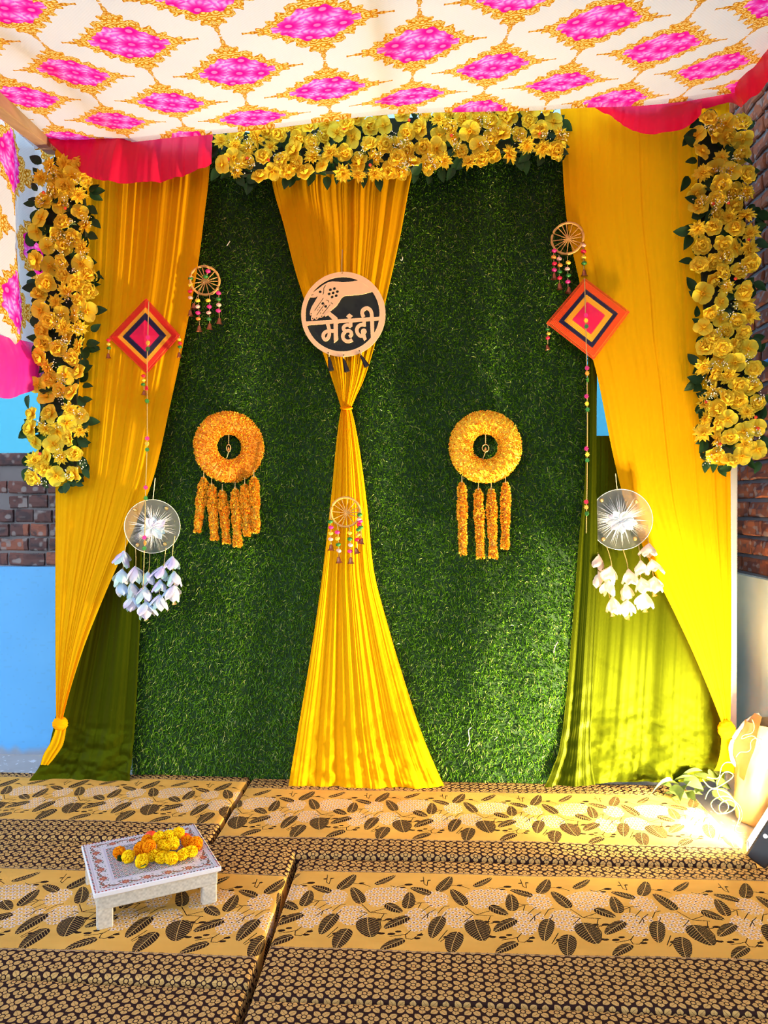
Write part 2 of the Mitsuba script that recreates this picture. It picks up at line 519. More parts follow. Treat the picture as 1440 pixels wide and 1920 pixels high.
def concrete(p, n, uv):
    g = fbm(p.x * 7, p.y * 7, 1.0, octaves=4)
    s = smoothstep(0.86, 0.90, noise(p.x * 55, p.y * 55))
    return mix(mix((0.30, 0.28, 0.27), (0.42, 0.40, 0.39), g), (0.62, 0.63, 0.66), s * 0.8)


P('m_concrete', mikit.proc(concrete), 0.85)


def brick(p, n, uv):
    g = fbm(p.x * 22, p.y * 22, p.z * 22, octaves=4)
    k = cell_rand(dr.floor(p.x * 9 + p.y * 9), dr.floor(p.z * 12.2))
    c = mix((0.15, 0.052, 0.036), (0.30, 0.095, 0.045), k)
    c = mix(c, (0.085, 0.055, 0.055), smoothstep(0.5, 0.75, g) * 0.8)
    return mix(c, (0.30, 0.27, 0.25), smoothstep(0.66, 0.80, noise(p.x * 40, p.y * 40, p.z * 40)) * 0.45)


P('m_brick', mikit.proc(brick), 0.95, spec=0.2)


def old_brick(p, n, uv):
    g = fbm(p.x * 26, p.y * 26, p.z * 26, octaves=4)
    k = cell_rand(dr.floor(p.x * 8), dr.floor((p.z - 1.0) * 13.07))
    c = mix((0.115, 0.062, 0.060), (0.26, 0.10, 0.070), smoothstep(0.45, 0.95, k))
    c = mix(c, (0.055, 0.045, 0.052), smoothstep(0.45, 0.7, g) * 0.85)
    return mix(c, (0.30, 0.28, 0.28), smoothstep(0.60, 0.78, noise(p.x * 34, p.y * 34, p.z * 34)) * 0.6)


P('m_old_brick', mikit.proc(old_brick), 0.95, spec=0.2)

# ------------------------------------------------------------------ the setting
def slab(x0, x1, y0, y1, z0, z1):
    v, f = vf(trimesh.creation.box(extents=(x1 - x0, y1 - y0, z1 - z0)))
    return v + [(x0 + x1) / 2, (y0 + y1) / 2, (z0 + z1) / 2], f


struct('floor', mikit.ply(slab(-8, 6, -9, 6, -0.2, 0.0), 'm_concrete'))
XW, YW = 1.52, 0.55
struct('wall_back', mikit.ply(slab(-3.4, XW + 0.05, YW + 0.02, YW + 0.22, 0.98, 1.60), 'm_mortar'))
struct('dado', mikit.ply(slab(-3.4, XW + 0.05, YW - 0.015, YW + 0.22, -0.05, 1.0), 'm_blue_paint'), 'wall_back')
struct('wall_right', mikit.ply(slab(XW + 0.02, XW + 0.22, -3.0, YW + 0.3, 0.98, 3.6), 'm_mortar'))
struct('dado', mikit.ply(slab(XW - 0.02, XW + 0.22, -3.0, YW + 0.1, -0.05, 1.0), 'm_pale_paint'), 'wall_right')
struct('wall_neighbour', mikit.ply(slab(-9, 5, 2.6, 2.8, -0.1, 2.55), 'm_cyan_paint'))

brick_shapes, old_shapes = [], []
for k in range(4):
    m = trimesh.Trimesh(*cut_box(1.0, 0.06, 0.066, 0.006), process=False)
    m = m.subdivide()
    v = np.array(m.vertices)
    v += (meshkit.noise(v * [5, 30, 30] + 17 * k, k)[:, None] - 0.5) * [0.03, 0.012, 0.008]
    brick_shapes.append(mikit.ply((v, np.array(m.faces)), 'm_brick'))
    old_shapes.append({**brick_shapes[-1], 'bsdf': {'type': 'ref', 'id': 'm_old_brick'}})
rb = random.Random(3)
# bricks of the back wall, left of the backdrop (headers and stretchers mixed)
for c in range(8):
    z = 1.0 + 0.004 + c * 0.0765 + 0.036
    if z > 1.6: break
    x = -3.30 + rb.random() * 0.1
    while x < -1.35:
        L = rb.choice([0.105, 0.11, 0.205, 0.215])
        if rb.random() > 0.09:
            part('wall_back', 'brick', old_shapes[rb.randrange(4)], mat(np.eye(3), (x + L / 2, YW + 0.036 + rb.uniform(-0.006, 0.006), z + rb.uniform(-0.003, 0.003)), (L - 0.012, 1, 1)))
        x += L
# bricks of the right wall beside the flowers
RZ = np.array([[0, -1, 0], [1, 0, 0], [0, 0, 1.0]])
for c in range(30):
    z = 1.0 + 0.008 + c * 0.0865 + 0.04
    y = -0.34 - (c % 2) * 0.1
    while y < YW:
        L = rb.choice([0.10, 0.115, 0.20, 0.22])
        part('wall_right', 'brick', brick_shapes[rb.randrange(4)], mat(RZ, (XW + 0.036 + rb.uniform(-0.006, 0.006), y + L / 2, z), (L - 0.020, 1, 1.05)))
        y += L

# ------------------------------------------------------------------ canopy
MN = {(0, 0): (445, 135), (-2, 0): (137, 135), (2, 0): (787, 85), (1, -1): (590, 45), (-1, -1): (242, 80), (1, 1): (612, 170), (-1, 1): (320, 195), (0, 2): (472, 220), (3, 1): (922, 127), (2, 2): (770, 182),
      (4, 2): (1050, 155), (4, 0): (1122, 42), (5, 1): (1242, 90), (6, 2): (1337, 127), (-2, 2): (215, 228), (-3, 3): (127, 260), (-3, 1): (50, 181)}
CP = np.array([-.6037, -.9196, 2.7694, .2887, -.0148, .0055, -.0189, .2403, .0437, .0026, -.0022])


def canopy_base(m, n):
    m, n = np.asarray(m, float)[..., None], np.asarray(n, float)[..., None]
    nn = np.clip(n, -3, 9) + 0.25 * (n - np.clip(n, -3, 9)) * 0
    return CP[0:3] + CP[3:6] * m + CP[6:9] * n + np.array([0, 0, 1.0]) * (CP[9] * m * m + CP[10] * m * nn)


_mn = np.array(list(MN), float)
_off = []
for (m, n), q in MN.items():
    b = canopy_base(m, n)
    d = ray(*q)
    dist = (b - EYE) @ d / (d @ d)
    _off.append(EYE + d * dist - b)
_rbf = RBFInterpolator(np.vstack([_mn, [[-6, -7], [2, -7], [10, -7], [12, 0], [-9, 0]]]), np.vstack([_off, np.zeros((5, 3))]), smoothing=0.02, kernel='thin_plate_spline')


def canopy(m, n):
    m, n = np.broadcast_arrays(np.asarray(m, float), np.asarray(n, float))
    q = np.stack([m.ravel(), n.ravel()], -1)
    off = _rbf(q) * np.clip((q[:, 1:] + 6) / 3, 0, 1)
    return canopy_base(m, n) + off.reshape(*m.shape, 3)


# the far hem follows the photograph
HEM = PchipInterpolator([60, 100, 225, 400, 560, 720, 870, 1050, 1220, 1300, 1355], [276, 270, 262, 242, 226, 209, 203, 196, 189, 184, 168])
ms = np.linspace(-3.75, 6.75, 106)
ends = []
for m in ms:
    nn = np.linspace(0.8, 4.5, 75)
    q = project(canopy(np.full(75, m), nn))
    dif = q[:, 1] - HEM(np.clip(q[:, 0], 60, 1355))
    i = np.nonzero((dif[:-1] < 0) & (dif[1:] >= 0))[0]
    ends.append(nn[i[0]] + 0.05 * dif[i[0]] / (dif[i[0]] - dif[i[0] + 1]) if len(i) else np.nan)
ends = np.array(ends)
ok = ~np.isnan(ends)
ends = np.interp(ms, ms[ok], ends[ok])
ends = np.convolve(np.pad(ends, 3, mode='edge'), np.ones(7) / 7, 'valid')
tt = np.linspace(0, 1, 120)
MM = np.repeat(ms[None], 120, 0)
NN = -4.6 + (ends[None] + 4.6) * tt[:, None]
CV = canopy(MM, NN)
CV[..., 2] -= 0.012 * (meshkit.noise(np.stack([MM * 1.3, NN * 1.7, MM * 0], -1), 5) - 0.5)
hang = CV[-1:].copy(); hang[..., 2] -= 0.012; hang[..., 1] += 0.01
CVh = np.vstack([CV, hang])
uvc = np.stack([np.vstack([MM, MM[-1:]]), np.vstack([NN, NN[-1:] + 0.05])], -1)
struct_canopy = whole('tent_canopy', mikit.ply((CVh.reshape(-1, 3), grid_faces(106, 121)), 'm_canopy', smooth=True, uv=uvc.reshape(-1, 2)),
                      'white tent ceiling cloth printed with magenta blossom diamonds in gold scroll frames', 'canopy')


def canopy_mn(px, py):
    i = np.argmin(np.square(project(CV.reshape(-1, 3)) - [px, py]).sum(1) + 1e6 * (NN.ravel() < -4))
    return MM.ravel()[i], NN.ravel()[i]


def roof_pole(a, b, r, label, ext=3.0):
    (m0, n0), (m1, n1) = canopy_mn(*a), canopy_mn(*b)
    s = np.linspace(-ext, 1.15, 30)
    pts = canopy(m0 + (m1 - m0) * s, n0 + (n1 - n0) * s)
    line = smooth_path(np.stack([np.convolve(np.pad(pts[:, q], 3, mode='edge'), np.ones(7) / 7, 'valid') for q in range(3)], 1), 60)
    line[:, 2] += r + 0.014
    whole('tent_pole', mikit.ply(tube(line, r, 10), 'm_wood', smooth=40), label, 'pole')


roof_pole((10, 70), (220, 258), 0.030, 'bamboo pole lying on the tent cloth near its left edge, showing through', 1.0)
roof_pole((693, 5), (720, 200), 0.024, 'bamboo pole lying on the tent cloth above the flower bar, showing through', 1.0)
# timber beam along the canopy's left edge
bA, bB = at(100, 281, -0.02), at(-80, 138, -0.95)
bd = (bB - bA) / np.linalg.norm(bB - bA)
beam = np.stack([np.cross(bd, [0, 0, 1.0]) / np.linalg.norm(np.cross(bd, [0, 0, 1.0])), bd, [0, 0, 1.0]], 1)
beam[:, 2] = np.cross(beam[:, 0], beam[:, 1])
whole('timber_beam', mikit.ply(cut_box(0.06, 3.4, 0.065, 0.004), 'm_wood'), 'squared timber beam under the left edge of the tent ceiling', 'beam', to=mat(beam, bA + bd * 1.7 + [0, 0, 0.012]))

# side cloth beyond the beam
XS = -1.76
ys, zs = np.linspace(-2.6, 0.42, 60), np.linspace(2.02, 3.02, 30)
Z2, Y2 = np.meshgrid(zs, ys, indexing='ij')
Z2 = Z2 + (1 - (Z2 - 2.02)) * 0.05 * np.sin(Y2 * 2.1)
X2 = XS + 0.02 * np.sin(Y2 * 9 + Z2 * 2) + 0.015 * np.sin(Y2 * 21)
whole('side_cloth', mikit.ply((np.stack([X2, Y2, Z2], -1).reshape(-1, 3), grid_faces(60, 30)), 'm_canopy', smooth=True, uv=np.stack([(Z2 - 2.20) / 0.305, (Y2 + 0.20) / 0.26], -1).reshape(-1, 2)),
      'printed tent side cloth hanging behind the left flower column, above the magenta satin', 'tent wall')

# ------------------------------------------------------------------ gathered cloth
def fold_curve(u, n, seed):
    """Irregular pleats along u: 0 to 1."""
    g = np.random.default_rng(seed)
    x = u * n
    p = np.stack([x, x * 0, x * 0 + seed], -1)
    return 0.65 * meshkit.noise(p, seed) + 0.25 * meshkit.noise(p * 2.3, seed + 1) + 0.10 * meshkit.noise(p * 5.1, seed + 2)


def sheet(top, bottom, nu, nv, nfold, amp, seed, out=(0, -1, 0), sag=None, wrinkle=0.0):
    """A cloth between two lists of points, top to bottom, pleated from one to the other."""
    top, bottom = smooth_path(top, nu), smooth_path(bottom, nu)
    t = np.linspace(0, 1, nv)[:, None, None]
    V = top[None] * (1 - t) + bottom[None] * t
    u = np.linspace(0, 1, nu)
    h = fold_curve(u, nfold, seed)
    V = V + np.asarray(out, float) * (amp * h)[None, :, None] * (0.35 + 0.65 * t)
    if sag is not None: V = V + np.asarray(out, float) * (sag * np.sin(np.pi * t))
    if wrinkle: V = V + np.asarray(out, float) * wrinkle * (meshkit.fbm(V * 14, 3, seed) - 0.5)[..., None]
    return V.reshape(-1, 3), grid_faces(nu, nv)


def drape(left, right, Y, nfold, amp, seed, nu=260, nv=150, skew=0.35, wrinkle=0.0, dome=0.0, fwd=0.0, pool=0.0):
    """A pleated curtain whose two edges run through these pixels at the plane y = Y, top to bottom."""
    left, right = np.asarray(left, float), np.asarray(right, float)
    y0, y1 = max(left[0, 1], right[0, 1]), min(left[-1, 1], right[-1, 1])
    t = np.linspace(0, 1, nv)
    yl, yr = left[0, 1] + (left[-1, 1] - left[0, 1]) * t, right[0, 1] + (right[-1, 1] - right[0, 1]) * t
    xl, xr = PchipInterpolator(left[:, 1], left[:, 0])(yl), PchipInterpolator(right[:, 1], right[:, 0])(yr)
    u = np.linspace(0, 1, nu)
    rows = []
    wmax = (xr - xl).max()
    for i in range(nv):
        A, B = at(xl[i], yl[i], Y - fwd * t[i]), at(xr[i], yr[i], Y - fwd * t[i])
        drift = 0.02 * np.sin(2.2 * t[i] + seed) * np.sin(np.pi * u)
        h = fold_curve(u + drift, nfold, seed)
        fine = fold_curve(u + drift * 0.5, nfold * 2.6, seed + 9)
        g = (xr[i] - xl[i]) / wmax
        w = u + 0.012 * np.sin(np.pi * u) * np.sin(h * 9)
        row = A[None] * (1 - w[:, None]) + B[None] * w[:, None]
        d = amp * (0.45 + 0.55 * g) * (h + skew * fine) + dome * (1 - g) * np.sin(np.pi * u)
        row[:, 1] -= d
        rows.append(row)
    V = np.array(rows)
    if wrinkle:
        low = np.clip((t - 0.72) / 0.28, 0, 1)[:, None]
        V[..., 1] -= wrinkle * low * (meshkit.fbm(V * [13, 13, 22], 3, seed) - 0.5)
        V[..., 1] -= pool * low ** 2
    return V.reshape(-1, 3), grid_faces(nu, nv)


yk = 'm_sheer'
ZB = 1469
# left curtain with its knot and tail
k = thing('yellow_curtain', 'yellow curtain on the left, swept to a knot beside the blue wall', 'curtain')
part(k, 'drape', mikit.ply(drape([(107, 250), (107, 600), (107, 900), (106, 1200), (107, 1346)], [(402, 250), (398, 340), (391, 400), (378, 500), (352, 640), (326, 760), (296, 890), (262, 980), (204, 1110), (158, 1225), (122, 1346)], -0.05, 11, 0.055, 11, skew=0.18, fwd=0.055), yk, smooth=True))
v, f = vf(trimesh.creation.icosphere(3))
v = v * [0.034, 0.026, 0.030] * (1 + 0.22 * (meshkit.noise(v * [2, 2, 6], 4)[:, None] - 0.5))
part(k, 'knot', mikit.ply((v + at(113, 1357, -0.115), f), yk, smooth=True))
part(k, 'tail', mikit.ply(drape([(108, 1362), (98, 1390), (84, 1415), (79, 1432)], [(126, 1362), (122, 1390), (104, 1420), (92, 1434)], -0.115, 4, 0.02, 14, 40, 30), yk, smooth=True))
# right curtain
k = thing('yellow_curtain', 'yellow curtain on the right, swept to a knot beside the white post', 'curtain')
part(k, 'drape', mikit.ply(drape([(1048, 196), (1052, 310), (1058, 400), (1065, 450), (1085, 540), (1099, 640), (1115, 700), (1150, 870), (1168, 940), (1196, 1010), (1225, 1075), (1260, 1145), (1300, 1230), (1350, 1352)],
                                 [(1364, 190), (1365, 600), (1367, 900), (1369, 1200), (1368, 1352)], -0.05, 12, 0.045, 23, skew=0.2, fwd=0.05), yk, smooth=True))
v, f = vf(trimesh.creation.icosphere(3))
v = v * [0.036, 0.026, 0.040] * (1 + 0.22 * (meshkit.noise(v * [2, 2, 6], 6)[:, None] - 0.5))
part(k, 'knot', mikit.ply((v + at(1362, 1368, -0.115), f), 'm_sheer', smooth=True))
part(k, 'tail', mikit.ply(drape([(1351, 1372), (1349, 1400), (1342, 1430), (1336, 1442)], [(1374, 1372), (1382, 1400), (1396, 1430), (1402, 1452)], -0.10, 5, 0.02, 15, 50, 30), yk, smooth=True))
# centre curtain, pinched above the middle
k = thing('yellow_curtain', 'yellow centre curtain pinched to a waist under the round sign', 'curtain')
part(k, 'upper_drape', mikit.ply(drape([(505, 232), (512, 340), (535, 430), (555, 510), (598, 640), (619, 700), (633, 742), (641, 768)], [(800, 232), (772, 335), (750, 450), (725, 560), (700, 660), (682, 715), (668, 745), (658, 768)], -0.035, 14, 0.035, 31, dome=0.02), yk, smooth=True))
part(k, 'lower_drape', mikit.ply(drape([(641, 764), (635, 800), (622, 930), (605, 1080), (580, 1250), (560, 1370), (544, ZB)], [(658, 764), (666, 795), (689, 950), (700, 1060), (730, 1180), (760, 1280), (790, 1370), (833, ZB)], -0.04, 12, 0.045, 37, dome=0.02, wrinkle=0.03, pool=0.02), yk, smooth=True))
part(k, 'waist_tie', mikit.ply(tube(np.array([at(x, y, -0.045 - d) for x, y, d in ((639, 765, 0), (644, 767, .03), (650, 767, .036), (656, 766, .03), (660, 765, 0))]), 0.005, 8), yk, smooth=True))
# olive satin at both feet
k = thing('olive_curtain', 'olive green satin under the left yellow curtain, spread on the floor', 'curtain')
part(k, 'drape', mikit.ply(drape([(170, 980), (165, 1110), (140, 1230), (116, 1330), (100, 1400), (72, 1452)], [(272, 980), (270, 1110), (267, 1200), (261, 1330), (257, 1400), (254, 1466)], -0.012, 4, 0.06, 41, wrinkle=0.06, pool=0.03, skew=0.12), 'm_olive', smooth=True))
k = thing('olive_curtain', 'olive green satin behind the right yellow curtain, crumpled at its foot by the lamp', 'curtain')
part(k, 'drape', mikit.ply(drape([(1096, 818), (1092, 1000), (1078, 1150), (1066, 1290), (1052, 1400), (1040, 1458)], [(1362, 818), (1362, 1000), (1360, 1150), (1356, 1290), (1352, 1400), (1344, 1452)], 0.012, 6, 0.06, 44, skew=0.2, wrinkle=0.04, pool=0.05, nu=320, nv=190), 'm_olive', smooth=True))
part(k, 'edge_fold', mikit.ply(drape([(1100, 655), (1094, 900), (1084, 1000), (1070, 1180), (1058, 1310), (1042, 1400), (1014, 1461)], [(1119, 655), (1118, 900), (1120, 1050), (1114, 1200), (1108, 1330), (1104, 1400), (1110, 1461)], -0.05, 3, 0.045, 47, 90, 150, fwd=0.20, wrinkle=0.04, pool=0.05), 'm_olive', smooth=True))

# satin valances
top = [(98, 262), (180, 256), (260, 250), (330, 242), (404, 236)]
bot = [(100, 274), (128, 300), (160, 330), (192, 347), (250, 351), (300, 346), (350, 338), (380, 330), (400, 312)]
whole('pink_valance', mikit.ply(sheet([at(*p, -0.14) for p in top], [at(*p, -0.145) for p in bot], 160, 40, 10, 0.10, 51, sag=0.015), 'm_pink', smooth=True), 'hot pink satin valance above the left yellow curtain', 'valance')
top = [(1112, 200), (1160, 196), (1220, 188), (1270, 182), (1306, 180)]
bot = [(1114, 206), (1145, 226), (1180, 246), (1218, 257), (1250, 257), (1285, 246), (1306, 226)]
whole('pink_valance', mikit.ply(sheet([at(*p, -0.14) for p in top], [at(*p, -0.15) for p in bot], 120, 40, 6, 0.075, 53, sag=0.03), 'm_pink', smooth=True), 'hot pink satin swag above the right yellow curtain', 'valance')
top = [at(1296, 180, -0.065), at(1330, 176, -0.065), at(1362, 168, -0.075), at(1385, 140, -0.25), at(1412, 100, -0.42), at(1450, 45, -0.62), at(1490, -10, -0.82)]
bot = [at(1300, 222, -0.07), at(1335, 206, -0.07), at(1366, 200, -0.09), at(1396, 206, -0.24), at(1420, 185, -0.40), at(1450, 150, -0.56), at(1490, 112, -0.76)]
whole('pink_valance', mikit.ply(sheet(top, bot, 160, 40, 8, 0.06, 57, out=(-0.7, -0.7, 0), sag=0.03), 'm_pink', smooth=True), 'red pink satin valance running along the right edge of the tent ceiling', 'valance')
top = [(-1.745, y, 2.06 + 0.05 * math.sin(y * 2.1)) for y in (-0.9, -0.6, -0.35, -0.15, 0.0)]
bot = [(-1.745, y, z) for y, z in ((-0.9, 1.88), (-0.6, 1.78), (-0.35, 1.765), (-0.15, 1.83), (0.0, 1.93))]
whole('magenta_valance', mikit.ply(sheet(top, bot, 120, 40, 7, 0.08, 59, out=(1, 0, 0), sag=0.03), 'm_magenta', smooth=True), 'magenta satin swag hanging under the side cloth at the far left', 'valance')

# ------------------------------------------------------------------ backdrop frame and grass sheet
k = thing('backdrop_frame', 'whitewashed wooden frame that carries the curtains, its right post showing', 'frame')
for px in (118, 1374):
    a = at(px, 960, 0.03)
    part(k, 'post', mikit.ply(cut_box(0.045, 0.045, 3.0, 0.004), 'm_silver'), mat(np.eye(3), (a[0], 0.055, 1.5)))
part(k, 'top_rail', mikit.ply(cut_box(3.0, 0.04, 0.045, 0.004), 'm_silver'), mat(np.eye(3), (-0.11, 0.055, 2.98)))
k = thing('grass_wall', 'artificial grass sheet hung as the green backdrop behind the curtains', 'grass wall')
gl, gr = at(245, 1000, 0)[0], at(1101, 1000, 0)[0]
xs, zs = np.linspace(gl, gr, 140), np.linspace(0.02, 3.0, 60)
GX, GZ = np.meshgrid(xs, zs)


def ripple(x, z):
    h = meshkit.noise(np.stack([x * 5.5, z * 0.5, x * 0], -1), 71) + 0.5 * meshkit.noise(np.stack([x * 11, z * 0.9, x * 0], -1), 72)
    for c, w, a in ((at(440, 960, 0)[0], 0.10, 0.9), (at(690, 960, 0)[0], 0.12, 0.5), (at(905, 960, 0)[0], 0.09, 1.0), (at(1005, 960, 0)[0], 0.10, 0.5)):
        h = h * 0.9 + a * np.exp(-((x - c + 0.02 * np.sin(z * 2)) / w) ** 2)
    return 0.022 - 0.040 * h * np.clip(0.30 + z / 2.4, 0, 1.1)


GY = ripple(GX, GZ)
part(k, 'turf_backing', mikit.ply((np.stack([GX, GY, GZ], -1).reshape(-1, 3), grid_faces(140, 60)), P('m_turf', (0.012, 0.04, 0.008), 0.9), smooth=True))
NB = 150000
g = np.random.default_rng(5)
bx, bz = g.uniform(gl - 0.004, gr + 0.004, NB), g.uniform(0.02, 2.97, NB)
b0 = np.stack([bx, ripple(bx, bz), bz], -1)
lean = np.stack([g.normal(0, 0.55, NB), -0.35 - g.random(NB) * 0.7, g.normal(-0.25, 0.55, NB)], -1)
lean /= np.linalg.norm(lean, axis=1, keepdims=True)
L = g.uniform(0.012, 0.027, NB)[:, None]
side = np.cross(lean, g.normal(0, 1, (NB, 3))); side /= np.linalg.norm(side, axis=1, keepdims=True)
wd = g.uniform(0.0012, 0.0024, NB)[:, None]
b1 = b0 + lean * L * 0.6
b2 = b0 + lean * L + np.array([0, 0, -1.0]) * L * 0.22 + side * 0.002
V = np.stack([b0 - side * wd, b0 + side * wd, b1 - side * wd * 0.8, b1 + side * wd * 0.8, b2], 1).reshape(-1, 3)
i = (np.arange(NB) * 5)[:, None]
Fc = np.vstack([i + [0, 1, 3], i + [0, 3, 2], i + [2, 3, 4]])
tone = g.random(NB)[:, None]
base = np.array([0.014, 0.068, 0.002]) * (1 - tone) + np.array([0.100, 0.250, 0.006]) * tone
base = np.where(g.random((NB, 1)) < 0.07, [0.30, 0.36, 0.09], base)
part(k, 'grass_blades', mikit.ply((V, Fc), 'm_grass', color=np.repeat(base, 5, 0)), kind='stuff')

# ------------------------------------------------------------------ mattresses
def mattress(label, x0, x1, y0, y1, h, v0, bw, ph, seed):
    """A printed mattress; v0: where its leaf band starts (y), bw: how wide the band is, ph: shift of the print along x."""
    r = 0.014
    U = np.r_[x0 - h - 0.0, x0 - 0.05, x0 - 0.03, x0 - 0.015, x0, np.linspace(x0 + 0.01, x1 - 0.01, 90), x1, x1 + 0.015, x1 + 0.03, x1 + 0.05, x1 + h]
    V = np.r_[y0 - h, y0 - 0.05, y0 - 0.03, y0 - 0.015, y0, np.linspace(y0 + 0.01, y1 - 0.01, 50), y1, y1 + 0.015, y1 + 0.03, y1 + 0.05, y1 + h]

    def bend(q, a, b):
        o = np.maximum(a + r - q, 0) + np.maximum(q - (b - r), 0)
        th = np.clip(o / r, 0, np.pi / 2)
        out = r * np.sin(th)
        dn = r * (1 - np.cos(th)) + np.maximum(o - r * np.pi / 2, 0)
        sgn = np.where(q < (a + b) / 2, -1, 1)
        return np.where(o > 0, np.where(sgn < 0, a + r, b - r) + sgn * out, q), dn

    X, dx = bend(U, x0, x1)
    Y, dy = bend(V, y0, y1)
    XX, YY = np.meshgrid(X, Y)
    UU, VV = np.meshgrid(U, V)
    Zz = h - dx[None] - dy[:, None]
    q = np.stack([XX * 3.0, YY * 4.0, XX * 0 + seed], -1)
    Zz = Zz + 0.012 * (meshkit.fbm(q, 3, seed) - 0.5) * np.clip((h - 0.0 - (h - Zz)) / h, 0, 1)
    Zz = np.maximum(Zz, 0.004)
    uv = np.stack([UU + ph, (v0 - VV) * 0.44 / bw], -1)
    whole('mattress', mikit.ply((np.stack([XX, YY, Zz], -1).reshape(-1, 3), grid_faces(len(U), len(V))), 'm_mattress', smooth=True, uv=uv.reshape(-1, 2)), label, 'mattress', 'leaf-patterned floor mattresses')


def Yd(d): return d - 3.4


mattress('leaf-printed mattress at the back left, against the foot of the grass wall', -2.70, -0.775, Yd(2.742), Yd(3.412), 0.095, Yd(3.345), 0.45, 1.265, 1)
mattress('leaf-printed mattress at the back right, under the hem of the centre curtain', -0.765, 1.160, Yd(2.668), Yd(3.405), 0.09, Yd(3.272), 0.475, 0.24, 2)
mattress('leaf-printed mattress that carries the low white stool', -2.37, -0.447, Yd(1.934), Yd(2.733), 0.09, Yd(2.505), 0.455, 0.872, 3)
mattress('leaf-printed mattress in the middle row on the right, by the lamp', -0.430, 1.500, Yd(1.892), Yd(2.656), 0.08, Yd(2.558), 0.44, 0.0, 4)
mattress('patterned mattress nearest the camera on the left', -2.37, -0.447, Yd(1.16), Yd(1.926), 0.085, Yd(1.72), 0.45, 0.5, 5)
mattress('patterned mattress nearest the camera on the right', -0.430, 1.500, Yd(1.12), Yd(1.886), 0.08, Yd(1.60), 0.44, 0.1, 6)

# ------------------------------------------------------------------ low stool with marigolds
ST = 0.207
cFL, cFR, cBR, cBL = (on_z(*p, ST) for p in ((170, 1680), (413, 1622), (372, 1545), (152, 1583)))
sc_ = (cFL + cFR + cBR + cBL) / 4
ex_ = (cFR - cFL) + (cBR - cBL); ex_[2] = 0; ex_ /= np.linalg.norm(ex_)
SR = np.stack([ex_, np.cross([0, 0, 1.0], ex_), [0, 0, 1.0]], 1)
WX, WY = 0.372, 0.356
k = thing('low_stool', 'low white stool with a printed top, standing on the mattress at the left', 'stool')
v, f = cut_box(WX, WY, 0.016, 0.003)
part(k, 'top', mikit.ply((v, f), 'm_stool_top', uv=v[:, :2]), mat(SR, sc_ - [0, 0, 0.008]))
for nm, sx, sy, ox, oy in (('apron', WX - 0.02, 0.016, 0, -(WY / 2 - 0.018)), ('apron', WX - 0.02, 0.016, 0, WY / 2 - 0.018), ('apron', 0.016, WY - 0.05, -(WX / 2 - 0.018), 0), ('apron', 0.016, WY - 0.05, WX / 2 - 0.018, 0)):
    part(k, nm, mikit.ply(cut_box(sx, sy, 0.042, 0.003), 'm_foil'), mat(SR, sc_ + SR @ [ox, oy, -0.016 - 0.021]))
for sx in (-1, 1):
    for sy in (-1, 1):
        part(k, 'leg', mikit.ply(cut_box(0.045, 0.032, 0.102, 0.004), 'm_foil'), mat(SR, sc_ + SR @ [sx * (WX / 2 - 0.033), sy * (WY / 2 - 0.030), -0.016 - 0.051]))


def marigold(seed, r, warm):
    g = np.random.default_rng(seed)
    n = 210
    i = np.arange(n) + 0.5
    ph, th = np.arccos(1 - 2 * i / n), np.pi * (1 + 5 ** 0.5) * i
    d = np.stack([np.cos(th) * np.sin(ph), np.sin(th) * np.sin(ph), np.cos(ph)], -1)
    a = np.cross(d, g.normal(0, 1, (n, 3))); a /= np.linalg.norm(a, axis=1, keepdims=True)
    b = np.cross(d, a)
    w = r * 0.20
    base, mid, tip = d * r * 0.72, d * r * 0.95, d * r * g.uniform(0.98, 1.12, (n, 1)) + b * w * 0.7
    V = np.stack([base, mid - a * w, mid + a * w, tip - a * w * 0.8, tip + a * w * 0.8], 1).reshape(-1, 3)
    V[:, 2] *= 0.82
    j = (np.arange(n) * 5)[:, None]
    Fc = np.vstack([j + [0, 1, 2], j + [1, 3, 4], j + [1, 4, 2]])
    lo, hi = ((0.85, 0.26, 0.004), (0.95, 0.42, 0.01)) if warm else ((0.92, 0.56, 0.004), (0.97, 0.80, 0.02))
    t = g.random((n, 1))
    col = np.array(lo) * (1 - t) + np.array(hi) * t
    col = np.repeat(col, 5, 0) * np.tile([0.9, 1, 1, 1.05, 1.05], n)[:, None]
    core = vf(trimesh.creation.icosphere(1, r * 0.74))
    core[0][:, 2] *= 0.82
    V2, F2 = join([(V, Fc), core])
    return mikit.ply((V2, F2), 'm_petal', smooth=False, color=np.clip(np.vstack([col, np.tile(np.array(lo) * 0.8, (len(core[0]), 1))]), 0, 1))


